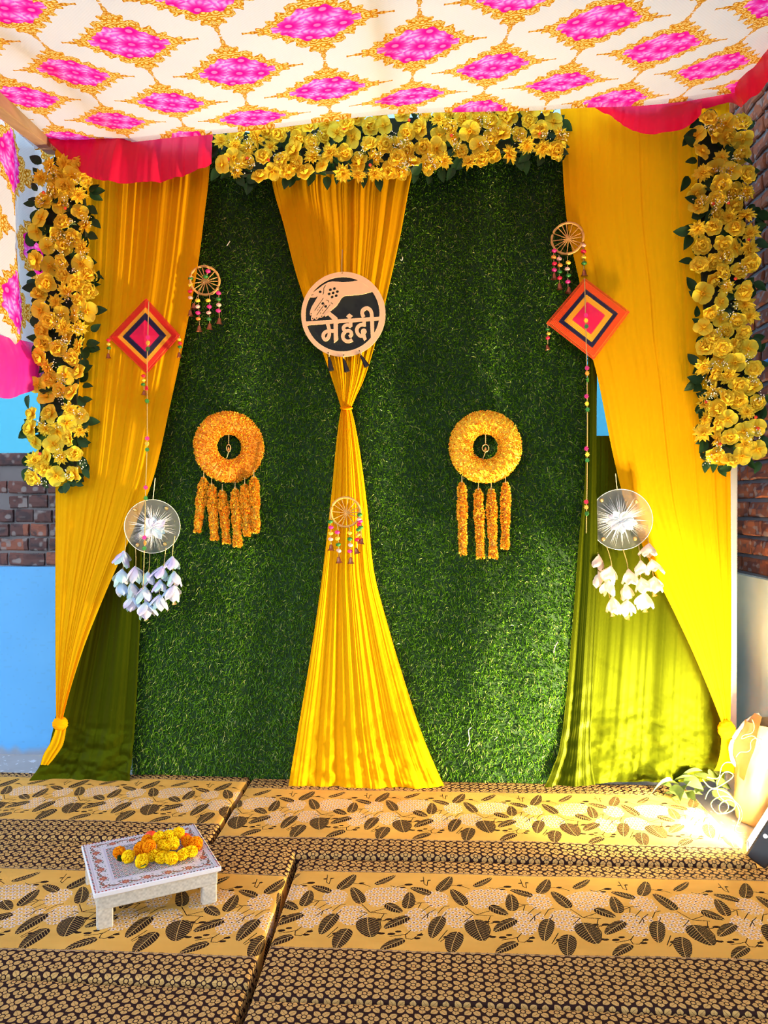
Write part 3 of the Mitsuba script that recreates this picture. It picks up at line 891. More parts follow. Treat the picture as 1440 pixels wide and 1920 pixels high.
MG = {(s, w): marigold(s + 10 * w, 0.0205, w) for s in range(3) for w in (0, 1)}
spots = [(655, 405, 0, 0, 'yellow marigold with its stem end showing, at the front of the heap'), (530, 365, 0, 0, 'yellow marigold beside the dark leaf, front left of the heap'), (450, 328, 1, 0, 'orange marigold behind the dark leaf at the left end of the heap'),
         (760, 352, 0, 0, 'yellow marigold right of the stemmed one in the front row'), (835, 372, 0, 0, 'third yellow marigold along the front row of the heap'), (920, 378, 0, 0, 'fourth yellow marigold along the front row of the heap'),
         (1020, 345, 0, 0, 'large yellow marigold second from the right end of the front row'), (1095, 318, 0, 0, 'yellow marigold at the right end of the front row'), (640, 300, 1, 0, 'orange marigold in the middle of the heap above the stemmed one'),
         (720, 275, 1, 1, 'orange marigold in the middle row of the heap'), (705, 218, 1, 0, 'orange marigold beside the red bud at the back of the heap'), (805, 195, 0, 1, 'yellow marigold on top of the heap, left of its peak'), (890, 178, 0, 1, 'yellow marigold at the peak of the heap'),
         (980, 155, 0, 1, 'yellow marigold at the back right of the heap'), (935, 245, 0, 0.6, 'golden marigold in the middle row right of centre'), (855, 270, 0, 0.5, 'golden marigold in the very centre of the heap'), (1065, 235, 1, 0, 'orange marigold at the back right beside the red one'), (1140, 245, 1, 0, 'small orange marigold at the right end of the heap')]
g = np.random.default_rng(8)
for x, y, warm, up, lab in spots:
    z = ST + 0.017 + up * 0.022
    q = on_z(130 + x / 4.8, 1530 + y / 4.8, z)
    whole('marigold', MG[(int(g.integers(3)), warm)], lab, 'flower', 'marigold heads heaped on the stool', to=mat(frame_z((g.normal(0, .5), g.normal(-.3, .5), 1), g.uniform(0, 6)), q, g.uniform(0.93, 1.08)))
v, f = vf(trimesh.creation.icosphere(2, 0.016))
v = v * (1 + 0.2 * (meshkit.noise(v * 150, 3)[:, None] - 0.5))
for (x, y), lab in (((735, 170), 'red flower head at the back left of the marigold heap'), ((1035, 190), 'red flower head at the back right of the marigold heap')):
    whole('red_flower', mikit.ply((v, f), 'm_red_bud', smooth=False), lab, 'flower', to=mat(np.eye(3), on_z(130 + x / 4.8, 1530 + y / 4.8, ST + 0.016), (1.2, 1, .8)))
q = on_z(130 + 665 / 4.8, 1530 + 440 / 4.8, ST + 0.012) + [0, -0.018, 0.004]
part('marigold', 'stem', mikit.ply(tube(smooth_path([q, q + [0.004, -0.006, 0.004], q + [0.010, -0.006, 0.006], q + [0.016, -0.002, 0.009]], 12), 0.0016, 6), 'm_leaf'), label='short green stem end')


def leaf_mesh(L, W, nL=7, droop=0.15, fold=0.25):
    s = np.linspace(0, 1, nL)
    w = W * np.sin(np.pi * np.clip(s, 0, 1) ** 0.75) ** 0.85
    rows = [np.stack([s * L, k * w, np.abs(k) * w * fold - droop * L * s * s], -1) for k in (-1, -0.5, 0, 0.5, 1)]
    return np.array(rows).reshape(-1, 3), grid_faces(nL, 5)


LF = mikit.ply(leaf_mesh(0.030, 0.0095), 'm_leaf', smooth=True)
for (x, y, a), lab in (((430, 400, 1.1), 'dark green leaf at the left end of the marigold heap'), ((600, 270, 0.7), 'dark green leaf in the middle of the marigold heap')):
    q = on_z(130 + x / 4.8, 1530 + y / 4.8, ST + 0.012)
    whole('marigold_leaf', LF, lab, 'leaf', to=mat(rot_z(a) @ frame_z((0.2, -0.75, 0.6)), q, 1.15))

# ------------------------------------------------------------------ flower panels
def petal(L, W, elev, az, curl=0.0, cup=0.3, p=0.6, nl=5, nw=5, r0=0.0, ruf=0.0, seed=0, rnd=False):
    s, t = np.linspace(0.0, 1, nl), np.linspace(-1, 1, nw)
    if rnd: s = np.sin(s * np.pi / 2) ** 1.1
    S_, T_ = np.meshgrid(s, t, indexing='ij')
    w = W * np.maximum(np.sin(np.pi * np.clip(0.06 + 0.94 * S_, 0, 1) ** p), 0.10 * (S_ < 0.9)) ** 0.7
    if rnd: w = W * np.where(S_ < 0.55, 0.12 + 0.88 * np.sin(np.pi / 2 * np.clip(S_ / 0.55, 0, 1)), np.sqrt(np.maximum(1 - ((S_ - 0.55) / 0.45) ** 2, 0.02)))
    x, y = S_ * L, T_ * w
    z = cup * W * T_ ** 2 + curl * L * S_ ** 2
    if ruf: z = z + ruf * np.sin(S_ * 3 + T_ * 5 + seed) * S_
    ce, se = math.cos(elev), math.sin(elev)
    X, Z = x * ce - z * se + r0, x * se + z * ce
    ca, sa = math.cos(az), math.sin(az)
    V = np.stack([X * ca - y * sa, X * sa + y * ca, Z], -1).reshape(-1, 3)
    return (V, grid_faces(nw, nl)), S_.ravel()


def flower(kind, seed):
    g = np.random.default_rng(seed)
    ps, cs = [], []

    def put(layers):
        for n, L, W, el, kw, shade in layers:
            off = g.uniform(0, 6)
            for i in range(n):
                m, s = petal(L * g.uniform(.9, 1.08), W * g.uniform(.9, 1.1), el + g.normal(0, .10), off + i * 2 * np.pi / n + g.normal(0, .12), seed=i + seed, **kw)
                ps.append(m)
                tip, base = np.array([0.97, 0.80, 0.075]), np.array([0.94, 0.58, 0.015])
                t = np.clip(s * 1.3, 0, 1)[:, None] * shade
                cs.append((base * (1 - t) + tip * t) * g.uniform(.9, 1.05))

    if kind == 'rose':
        put([(5, .041, .023, .18, dict(cup=.35, curl=-.10, rnd=True, nl=7, nw=6), 1), (4, .031, .021, .75, dict(cup=.7, curl=.1, rnd=True, nl=6, nw=6), .9), (3, .021, .015, 1.15, dict(cup=.9, curl=.2, rnd=True), .6)])
    elif kind == 'mum':
        put([(13, .043, .0085, .05, dict(cup=.5, curl=-.05, p=1.1, nw=3, nl=4), 1), (11, .035, .008, .42, dict(cup=.5, p=1.1, nw=3, nl=4), 1), (9, .026, .007, .80, dict(cup=.5, p=1.1, nw=3, nl=4), .9), (6, .018, .006, 1.2, dict(cup=.5, nw=3, nl=4), .7)])
    elif kind == 'open':
        put([(4, .044, .026, .12, dict(cup=.18, curl=-.12, rnd=True, nl=8, nw=7), 1), (4, .017, .010, .9, dict(cup=.6, p=1.2), .5)])
    else:
        put([(7, .040, .019, .15, dict(cup=.3, rnd=True, nl=6, ruf=.005), 1), (6, .032, .017, .55, dict(cup=.4, rnd=True, nl=6, ruf=.006), .95), (6, .024, .014, .95, dict(cup=.5, p=1.2, ruf=.005), .85), (4, .017, .010, 1.25, dict(cup=.5, ruf=.004), .7)])
    v, f = join(ps)
    return mikit.ply((v, f), 'm_petal', smooth=True, color=np.clip(np.vstack(cs), 0, 1))


FLOWERS = [flower(kd, 100 + i * 7 + j) for j in range(3) for i, kd in enumerate(('rose', 'mum', 'open', 'peony'))]
LEAVES = [mikit.ply(leaf_mesh(0.062, 0.019, droop=d), 'm_leaf', smooth=True) for d in (0.05, 0.2, 0.35)]


def spray(seed):
    g = np.random.default_rng(seed)
    ms = []
    for _ in range(13):
        s = vf(trimesh.creation.icosphere(0, g.uniform(.0020, .0033)))
        ms.append((s[0] + [g.normal(0, .013), g.normal(0, .013), .03 + g.uniform(-.012, .012)], s[1]))
    return mikit.ply(join(ms), 'm_white_dot', smooth=True)


def spray_stem(seed):
    g = np.random.default_rng(seed)
    ms = []
    for _ in range(9):
        e = np.array([g.normal(0, .013), g.normal(0, .013), .03])
        ms.append(tube(np.array([[0, 0, 0], e * .5 + [0, 0, .004], e]), .0007, 3))
    return mikit.ply(join(ms), P('m_spray_stem', (0.10, 0.16, 0.04), 0.7))


SPRAY = [(spray(s), spray_stem(s)) for s in range(4)]
RED_BUD = mikit.ply(vf(trimesh.creation.icosphere(1, 0.007)), 'm_red_bud', smooth=True)


def flower_garland(label, poly, Y, seed, gap, rim):
    g = np.random.default_rng(seed)
    k = thing('flower_garland', label, 'flower garland')
    pg = Polygon(poly)
    x0, y0, x1, y1 = pg.bounds
    inner = pg.buffer(-24)
    W = Polygon([at(x, y, Y)[[0, 2]] for x, y in inner.exterior.coords]).simplify(0.004)
    v, f = plate(W, 0.03)
    part(k, 'matting', mikit.ply((np.stack([v[:, 0], Y + 0.01 + v[:, 2], v[:, 1]], -1), f[:, ::-1]), 'm_matting'))
    pts = []
    core = pg.buffer(-13)
    for _ in range(9000):
        q = np.array([g.uniform(x0, x1), g.uniform(y0, y1)])
        if core.contains(Point(q)) and all(np.hypot(*(q - p)) > gap for p in pts): pts.append(q)
    for q in pts:
        dep = g.uniform(0.02, 0.055)
        part(k, 'flower', FLOWERS[int(g.integers(len(FLOWERS)))], mat(frame_z((g.normal(0, .38), -1, g.normal(-.22, .36)), g.uniform(0, 6.3)), at(q[0], q[1], Y - dep), g.uniform(0.88, 1.10)))
    # foliage: between the flowers, and pointing out over the rim
    for _ in range(int(len(pts) * 1.9)):
        q = np.array([g.uniform(x0, x1), g.uniform(y0, y1)])
        if not pg.contains(Point(q)): continue
        part(k, 'leaf', LEAVES[int(g.integers(3))], mat(frame_z((g.normal(0, .3), -1, g.normal(0, .3)), g.uniform(0, 6.3)), at(q[0], q[1], Y - g.uniform(-.008, .022)), g.uniform(.8, 1.2)))
    line = pg.buffer(-8).exterior
    for t in np.arange(0, line.length, rim):
        p, p2 = np.array(line.interpolate(t).coords[0]), np.array(line.interpolate(t + 1).coords[0])
        d = p2 - p
        o = np.array([d[1], -d[0]]); o /= np.linalg.norm(o)
        if pg.contains(Point(p + o * 14)): o = -o
        if g.random() < 0.3: continue
        p = p - o * g.uniform(-3, 14)
        if o[1] < -0.8: continue                                       # nothing under the canopy's hem
        a = math.atan2(-o[1], o[0]) + g.normal(0, .9)
        x = np.array([math.cos(a), -0.25, math.sin(a)]); x /= np.linalg.norm(x)
        z = np.array([0, -1.0, 0]) + g.normal(0, .25, 3); z -= x * (z @ x); z /= np.linalg.norm(z)
        part(k, 'leaf', LEAVES[int(g.integers(3))], mat(np.stack([x, np.cross(z, x), z], 1), at(p[0], p[1], Y - g.uniform(.0, .03)), g.uniform(.75, 1.1)))
    for _ in range(int(len(pts) * 0.62)):
        q = np.array([g.uniform(x0, x1), g.uniform(y0, y1)])
        if not core.contains(Point(q)): continue
        i = int(g.integers(4))
        M = mat(frame_z((g.normal(0, .4), -1, g.normal(0.1, .4)), g.uniform(0, 6.3)), at(q[0], q[1], Y - .038), 1.0)
        s = part(k, 'baby_breath', SPRAY[i][0], M, kind='stuff')
        part(s, 'stems', SPRAY[i][1], M)
    for _ in range(max(4, int(len(pts) * 0.14))):
        q = np.array([g.uniform(x0, x1), g.uniform(y0, y1)])
        if core.contains(Point(q)): part(k, "bud", RED_BUD, mat(np.eye(3), at(q[0], q[1], Y - .055)), 'small red bud')


flower_garland('tall panel of yellow artificial flowers at the left, beside the side cloth', [(66, 300), (120, 286), (168, 296), (182, 400), (178, 600), (165, 740), (170, 850), (158, 915), (100, 922), (44, 910), (46, 800), (56, 700), (60, 600), (54, 450)], -0.13, 61, 23.5, 26)
flower_garland('horizontal bar of yellow artificial flowers across the top of the grass wall', [(402, 236), (560, 216), (720, 196), (870, 190), (1052, 184), (1066, 250), (1052, 302), (950, 303), (880, 318), (800, 335), (690, 342), (560, 344), (430, 350), (402, 320)], -0.13, 62, 23, 24)
flower_garland('tall panel of yellow artificial flowers at the right, in front of the brick wall', [(1292, 216), (1350, 208), (1402, 215), (1424, 400), (1420, 600), (1436, 750), (1434, 870), (1360, 884), (1304, 868), (1306, 700), (1296, 560), (1288, 400)], -0.13, 63, 23.5, 26)

# ------------------------------------------------------------------ hanging charms
def ellipsoid(rx, rz, n=10):
    t = np.linspace(0, np.pi, 7)
    return lathe(np.stack([rx * np.sin(t) + 1e-5, -rz * np.cos(t)], -1), n)


BEAD = {c: mikit.ply(ellipsoid(0.0118, 0.0085), 'm_b_' + c, smooth=True) for c in ('red', 'green', 'pale', 'orange', 'yellow', 'pink')}
bell_v = lathe([(0.0005, 0.026), (0.004, 0.026), (0.007, 0.022), (0.0085, 0.014), (0.011, 0.005), (0.0155, 0.0), (0.0145, 0.0), (0.009, 0.006), (0.005, 0.018), (0.0005, 0.02)], 14)
BELL = mikit.ply(bell_v, 'm_copper', smooth=40)
BELLB = mikit.ply(bell_v, 'm_brass', smooth=40)


def fl_bead(r):
    a = np.linspace(0, 2 * np.pi, 33)[:-1]
    rr = r * (0.82 + 0.18 * np.cos(8 * a))
    v, f = plate(Polygon(np.stack([rr * np.cos(a), rr * np.sin(a)], -1)), 0.005)
    return np.stack([v[:, 0], v[:, 2] - 0.0025, v[:, 1]], -1), f[:, ::-1]


FLB = {c: mikit.ply(fl_bead(0.0105), 'm_b_' + c) for c in ('pink', 'yellow', 'green', 'orange', 'red')}


def beaded(pts, r=0.0026):
    """A string of tiny gold beads as one knobbly cord."""
    p = np.asarray(pts, float)
    L = np.linalg.norm(np.diff(p, axis=0), axis=1).sum()
    n = max(8, int(L / 0.0035))
    q = smooth_path(p, n) if len(p) > 2 else p[0] + (p[1] - p[0]) * np.linspace(0, 1, n)[:, None]
    return mikit.ply(tube(q, r * (0.55 + 0.45 * (np.arange(n) % 2)), 5), 'm_goldbead', smooth=True)


CODE = {'r': 'red', 'g': 'green', 'p': 'pale', 'o': 'orange', 'y': 'yellow', 'k': 'pink'}


def strand(parent, px, py, Y, beads, gap, bell, bell_shape=None, scale=1.0, lean=0.0):
    """A hanging string from this pixel; gap: pixels between beads; bell: pixels from the top to the bell's rim."""
    top = at(px, py, Y)
    bot = at(px + lean, py + bell - 10, Y)
    s = part(parent, 'strand', beaded([top, bot]))
    for i, c in enumerate(beads):
        t = (gap[0] + i * gap[1]) / (bell - 10)
        q = top + (bot - top) * t + [RNG.normal(0, .002), -0.004, 0]
        part(s, 'bead', BEAD[CODE[c]], mat(frame_z((RNG.normal(0, .15), 0, 1)), q, scale))
    part(s, 'bell', bell_shape or BELL, mat(frame_z((RNG.normal(0, .12), RNG.normal(-.05, .08), 1)), at(px + lean, py + bell, Y) + [0, -0.004, 0], scale))


def spoke_wheel(label, cx, cy, rx, ry, Y, n, strands, yaw=0.0):
    k = thing('spoked_wheel', label, 'wall hanging')
    c = at(cx, cy, Y)
    R = ry / F * (3.4 + Y)
    a = np.arange(40) * 2 * np.pi / 40
    rot = rot_z(yaw)
    ring = np.stack([R * np.cos(a), 0 * a, R * np.sin(a)], -1) @ rot.T + c
    part(k, 'ring', mikit.ply(tube(ring, 0.0055 + 0.0008 * np.sin(np.arange(40) * 2.1), 7, True), 'm_cane', smooth=True))
    hub = c + rot @ np.array([0.004, -0.004, -0.004])
    for i in range(n):
        b = i * 2 * np.pi / n + 0.1 * math.sin(i * 5)
        part(k, 'spoke', mikit.ply(tube(np.array([hub, c + rot @ np.array([R * math.cos(b), 0, R * math.sin(b)])]), 0.0024, 5), 'm_cane', smooth=True))
    for s in strands: strand(k, s[0], s[1], Y - 0.006, s[2], s[3], s[4], lean=s[5] if len(s) > 5 else 0)
    return k


spoke_wheel('spoked cane wheel with bead strings at the edge of the left yellow curtain', 384, 526, 26, 27, -0.10, 15,
            [(358, 518, 'gyrp', (5, 12), 75, 0), (394, 500, 'kg', (9, 10), 80, -30), (372, 552, 'ypko', (12, 11.5), 70, 2), (393, 552, 'ykpg', (12, 11.5), 66, 0), (410, 536, 'kgpk', (14, 11), 72, 1)], 0.25)
spoke_wheel('spoked cane wheel with bead strings above the right diamond kite', 1064, 447, 27, 28.5, -0.10, 16,
            [(1038, 468, 'kork', (3, 12), 56, 1), (1048, 478, 'pogr', (8, 12), 65, 1), (1064, 480, 'ypgk', (13, 12), 70, 1), (1093, 444, 'pryg', (17, 11), 74, 2)], -0.25)
spoke_wheel('spoked cane wheel with bead strings on the lower centre curtain', 648, 960, 27.5, 27.5, -0.13, 14,
            [(619, 962, 'gkyp', (16, 11), 70, 2), (633, 982, 'kygp', (16, 11.5), 73, 3), (655, 985, 'ygpk', (14, 11.5), 71, 3), (674, 960, 'prgor', (14, 9.5), 78, -4), (676, 955, 'gkg', (10, 12), 65, 1)])


def kite(label, top, right, bottom, left, Y, bands, tassels):
    t, r, b, l = (at(*p, Y) for p in (top, right, bottom, left))
    c = (t + r + b + l) / 4
    k = thing('diamond_kite', label, 'wall hanging')
    part(k, 'stick', mikit.ply(tube(np.array([l + [0, .004, 0], r + [0, .004, 0]]), 0.0035, 6), 'm_cane'))
    part(k, 'stick', mikit.ply(tube(np.array([t + [0, .004, 0], b + [0, .004, 0]]), 0.0035, 6), 'm_cane'))
    cor = [t, r, b, l]
    for i, (s0, s1, m) in enumerate(bands):
        # wound yarn: many thin courses side by side
        ms = []
        n = max(3, int((s0 - s1) * 26))
        for j in range(n):
            so, si = s0 + (s1 - s0) * j / n, s0 + (s1 - s0) * (j + 1) / n
            mid = (so + si) / 2
            bulge = -0.0035 - 0.012 * (1 - mid)
            for q in range(4):
                A, B = cor[q] - c, cor[(q + 1) % 4] - c
                V = np.array([c + A * so + [0, bulge + .003, 0], c + B * so + [0, bulge + .003, 0], c + A * mid + [0, bulge, 0], c + B * mid + [0, bulge, 0], c + A * si + [0, bulge + .002, 0], c + B * si + [0, bulge + .002, 0]])
                ms.append((V, np.array([[0, 1, 3], [0, 3, 2], [2, 3, 5], [2, 5, 4]])))
        part(k, 'yarn_band', mikit.ply(join(ms), m), label={'m_yarn_red': 'red yarn band', 'm_yarn_orange': 'orange red yarn band', 'm_yarn_yellow': 'yellow yarn band', 'm_yarn_navy': 'navy yarn band', 'm_yarn_pink': 'hot pink yarn centre'}[m])
    for s in (1.0, 0.965):
        for q in range(4):
            A, B = c + (cor[q] - c) * s, c + (cor[(q + 1) % 4] - c) * s
            part(k, 'yarn_strand', mikit.ply(tube(np.array([A, (A + B) / 2, B]), 0.0017, 5), bands[0][2]))
    for s in tassels: strand(k, *s)


kite('diamond kite of red, yellow and navy yarn on the left yellow curtain', (274, 560), (337, 629), (275, 700), (205, 633), -0.12,
     [(0.94, 0.77, 'm_yarn_red'), (0.77, 0.62, 'm_yarn_yellow'), (0.62, 0.43, 'm_yarn_navy'), (0.43, 0.0, 'm_yarn_pink')],
     [(204, 634, -0.13, 'ryg', (4, 7.5), 38, None, .8), (337, 630, -0.13, 'yrg', (7, 7), 40, None, .8), (270, 702, -0.13, 'ryg', (3, 8), 39, None, .8)])
kite('diamond kite of orange, navy and yellow yarn on the right, overlapping the grass', (1096, 522), (1180, 585), (1113, 674), (1025, 606), -0.12,
     [(0.94, 0.72, 'm_yarn_orange'), (0.72, 0.59, 'm_yarn_navy'), (0.59, 0.40, 'm_yarn_yellow'), (0.40, 0.0, 'm_yarn_pink')],
     [(1027, 609, -0.13, 'gyr', (9, 8), 47, None, .8)])


def bead_string(label, path, Y, groups):
    k = thing('bead_string', label, 'bead string')
    pts = np.array([at(x, y, Y) for x, y in path])
    part(k, 'gold_cord', beaded(pts, 0.0028))
    fx = PchipInterpolator([p[1] for p in path], [p[0] for p in path])
    for g_ in groups:
        for y, c in g_:
            part(k, 'flower_bead', FLB[c], mat(rot_z(RNG.normal(0, .5)), at(fx(y) + RNG.normal(0, .8), y, Y - 0.004)))


bead_string('long gold bead string with flower beads, falling over the left kite and clear disc', [(279, 565), (277, 640), (276, 730), (276, 830), (273, 920), (271, 1020), (268, 1105)], -0.17,
            [[(633, 'pink'), (643, 'yellow'), (654, 'green')], [(728, 'red'), (752, 'green')], [(822, 'pink'), (832, 'yellow'), (843, 'green')], [(914, 'pink'), (934, 'green')], [(1008, 'pink'), (1018, 'orange'), (1028, 'green')]])
bead_string('long gold bead string with flower beads, falling over the right kite', [(1096, 521), (1098, 600), (1100, 690), (1101, 760), (1101, 850), (1100, 945), (1099, 1000)], -0.17,
            [[(591, 'pink'), (601, 'yellow'), (612, 'green')], [(690, 'pink'), (700, 'orange'), (712, 'green')], [(743, 'pink'), (757, 'yellow'), (768, 'green')], [(841, 'pink'), (852, 'yellow'), (863, 'green')], [(941, 'red'), (951, 'orange'), (963, 'green')]])


# ------------------------------------------------------------------ marigold rings
def tufts(pos, nrm, size, cols, seed):
    g = np.random.default_rng(seed)
    n = len(pos)
    d = nrm + g.normal(0, .55, (n, 3)); d /= np.linalg.norm(d, axis=1, keepdims=True)
    a = np.cross(d, g.normal(0, 1, (n, 3))); a /= np.linalg.norm(a, axis=1, keepdims=True)
    s = (size * g.uniform(.6, 1.3, n))[:, None]
    V = np.stack([pos - a * s * .5, pos + a * s * .5, pos + d * s + a * s * .45, pos + d * s - a * s * .45], 1).reshape(-1, 3)
    j = (np.arange(n) * 4)[:, None]
    c = np.array(cols)[g.integers(len(cols), size=n)] * g.uniform(.75, 1.08, (n, 1))
    return (V, np.vstack([j + [0, 1, 2], j + [0, 2, 3]])), np.clip(np.repeat(c, 4, 0), 0, 1)


def marigold_ring(label, cx, cy, R, r, yaw, Y, cols, tassels, seed, charm):
    g = np.random.default_rng(seed)
    k = thing('marigold_ring', label, 'wall hanging')
    s = (3.4 + Y) / F
    c = at(cx, cy, Y)
    Rm, rt = (R + r) / 2 * s, (R - r) / 2 * s - 0.004
    rot = rot_z(yaw)
    A, B = np.meshgrid(np.linspace(0, 2 * np.pi, 120, endpoint=False), np.linspace(0, 2 * np.pi, 20, endpoint=False), indexing='ij')
    rr = rt * (1 + 0.06 * np.sin(A * 34) + 0.05 * np.sin(A * 57 + 1))
    ring = np.stack([(Rm + rr * np.cos(B)) * np.cos(A), 0.45 * rr * np.sin(B), (Rm + rr * np.cos(B)) * np.sin(A)], -1).reshape(-1, 3)
    i, j = np.meshgrid(np.arange(120), np.arange(20), indexing='ij')
    q = np.stack([i * 20 + j, ((i + 1) % 120) * 20 + j, ((i + 1) % 120) * 20 + (j + 1) % 20, i * 20 + (j + 1) % 20], -1).reshape(-1, 4)
    f = np.vstack([q[:, [0, 1, 2]], q[:, [0, 2, 3]]])
    n = 5200
    a, b = g.uniform(0, 2 * np.pi, n), g.uniform(0, 2 * np.pi, n)
    pos = np.stack([(Rm + rt * np.cos(b)) * np.cos(a), 0.45 * rt * np.sin(b), (Rm + rt * np.cos(b)) * np.sin(a)], -1)
    nr = np.stack([np.cos(b) * np.cos(a), 1.2 * np.sin(b), np.cos(b) * np.sin(a)], -1)
    tf, tc = tufts(pos, nr, 0.0062, cols, seed)
    col = np.tile(np.array(cols[0]) * 0.8, (len(ring), 1))
    v, f = join([(ring, f), tf])
    part(k, 'ring', mikit.ply((v @ rot.T + c, f), 'm_vertex', color=np.vstack([col, tc])))
    for i, (x0, y0, x1, y1, hw) in enumerate(tassels):
        p, e = at(x0, y0, Y), at(x1, y1, Y)
        n = 1500
        t, an = g.random(n), g.uniform(0, 2 * np.pi, n)
        w = hw * s * (0.72 + 0.3 * np.sin(np.pi * np.clip(t * 1.5, 0, 1)) + .12 * np.sin(t * 19 + i))
        w *= np.clip(t / .06, .35, 1)
        ax = p + (e - p) * (t + g.uniform(-.015, .015, n))[:, None]
        nr = np.stack([np.cos(an), np.sin(an), an * 0 - .3], -1)
        tf, tc = tufts(ax + nr * (w * .8)[:, None] * [1, .7, 0], nr, .0078, cols, seed + i)
        core = tube(np.array([p + (e - p) * u for u in (0, .1, .5, .97)]), np.array([.4, .8, .9, .8]) * hw * s * .7, 8)
        v, f = join([core, tf])
        ts = part(k, 'tassel', mikit.ply((v, f), 'm_vertex', color=np.vstack([np.tile(np.array(cols[-1]) * .5, (len(core[0]), 1)), tc])))
        part(ts, 'cord', beaded([p + [0, 0, .032], p]))
        part(ts, 'cone_cap', mikit.ply(lathe([(.001, .016), (.003, .014), (.006, 0), (.001, 0)], 8), 'm_goldbead', smooth=True), mat(np.eye(3), p + [0, 0, -.004]))
    hole = at(cx, cy, Y)
    part(k, 'cord', beaded([hole + [0, -.01, r * s], hole + [0, -.01, .2 * r * s]]))
    a = np.arange(24) * 2 * np.pi / 24
    rg = np.stack([charm * .014 * np.cos(a), a * 0 - .012, .0155 * np.sin(a)], -1) + hole + [0.0, 0, -.006]
    part(k, 'small_ring', mikit.ply(tube(rg, 0.0028, 6, True), 'm_brass', smooth=True))
    part(k, 'small_bell', BELLB, mat(np.eye(3), hole + [0, -.012, -.016], .55))
    part(k, 'cord', beaded([hole + [0, -.012, -.021], hole + [-.012, -.006, -r * s]]))


OR, YE, DK, MID = (0.86, 0.30, 0.008), (0.93, 0.55, 0.02), (0.58, 0.14, 0.004), (0.90, 0.40, 0.01)
marigold_ring('orange marigold garland ring with tassels on the left half of the grass wall', 430, 838, 68, 24, 0.52, -0.085, [OR, MID, (.90, .36, .008), YE, YE],
              [(382, 897, 370, 998, 9), (397, 910, 402, 1012, 9), (417, 921, 425, 1018, 8.5), (441, 917, 446, 1024, 9.5), (459, 909, 464, 1004, 9), (476, 895, 480, 998, 9)], 81, .65)
marigold_ring('golden marigold garland ring with four tassels on the right half of the grass wall', 910, 838, 68, 24, 0.05, -0.085, [YE, MID, (.95, .62, .03), OR],
              [(866, 905, 868, 1040, 9), (897, 918, 901, 1046, 9), (921, 918, 925, 1046, 9), (948, 906, 947, 1028, 8.5)], 82, 1.0)


# ------------------------------------------------------------------ clear discs with pearly petals
def pearl_cup(seed, tones):
    g = np.random.default_rng(seed)
    ms, cs = [], []
    tones = np.array(tones)
    for i in range(6):
        m, s = petal(.078 * g.uniform(.85, 1.05), .026 * g.uniform(.85, 1.1), g.uniform(.50, .95), i * 2 * np.pi / 6 + g.normal(0, .2), curl=g.uniform(.12, .42), cup=.40, p=1.35, nl=7)
        v = m[0].copy()
        v[:, 2] = -v[:, 2]
        ms.append((v, m[1][:, ::-1]))
        a, b = tones[g.integers(5)], tones[g.integers(5)]
        cs.append(a * (1 - s[:, None]) + b * s[:, None])
    v, f = join(ms)
    return mikit.ply((v, f), 'm_pearl', smooth=True, color=np.vstack(cs))


COOL = [(.80, .77, .82), (.50, .66, .90), (.60, .86, .78), (.74, .64, .88), (.90, .86, .80)]
WARM = [(.92, .80, .66), (.90, .70, .58), (.94, .88, .76), (.86, .84, .72), (.92, .76, .62)]
CUPS = {c: [pearl_cup(i, t) for i in range(7)] for c, t in (('cool', COOL), ('warm', WARM))}


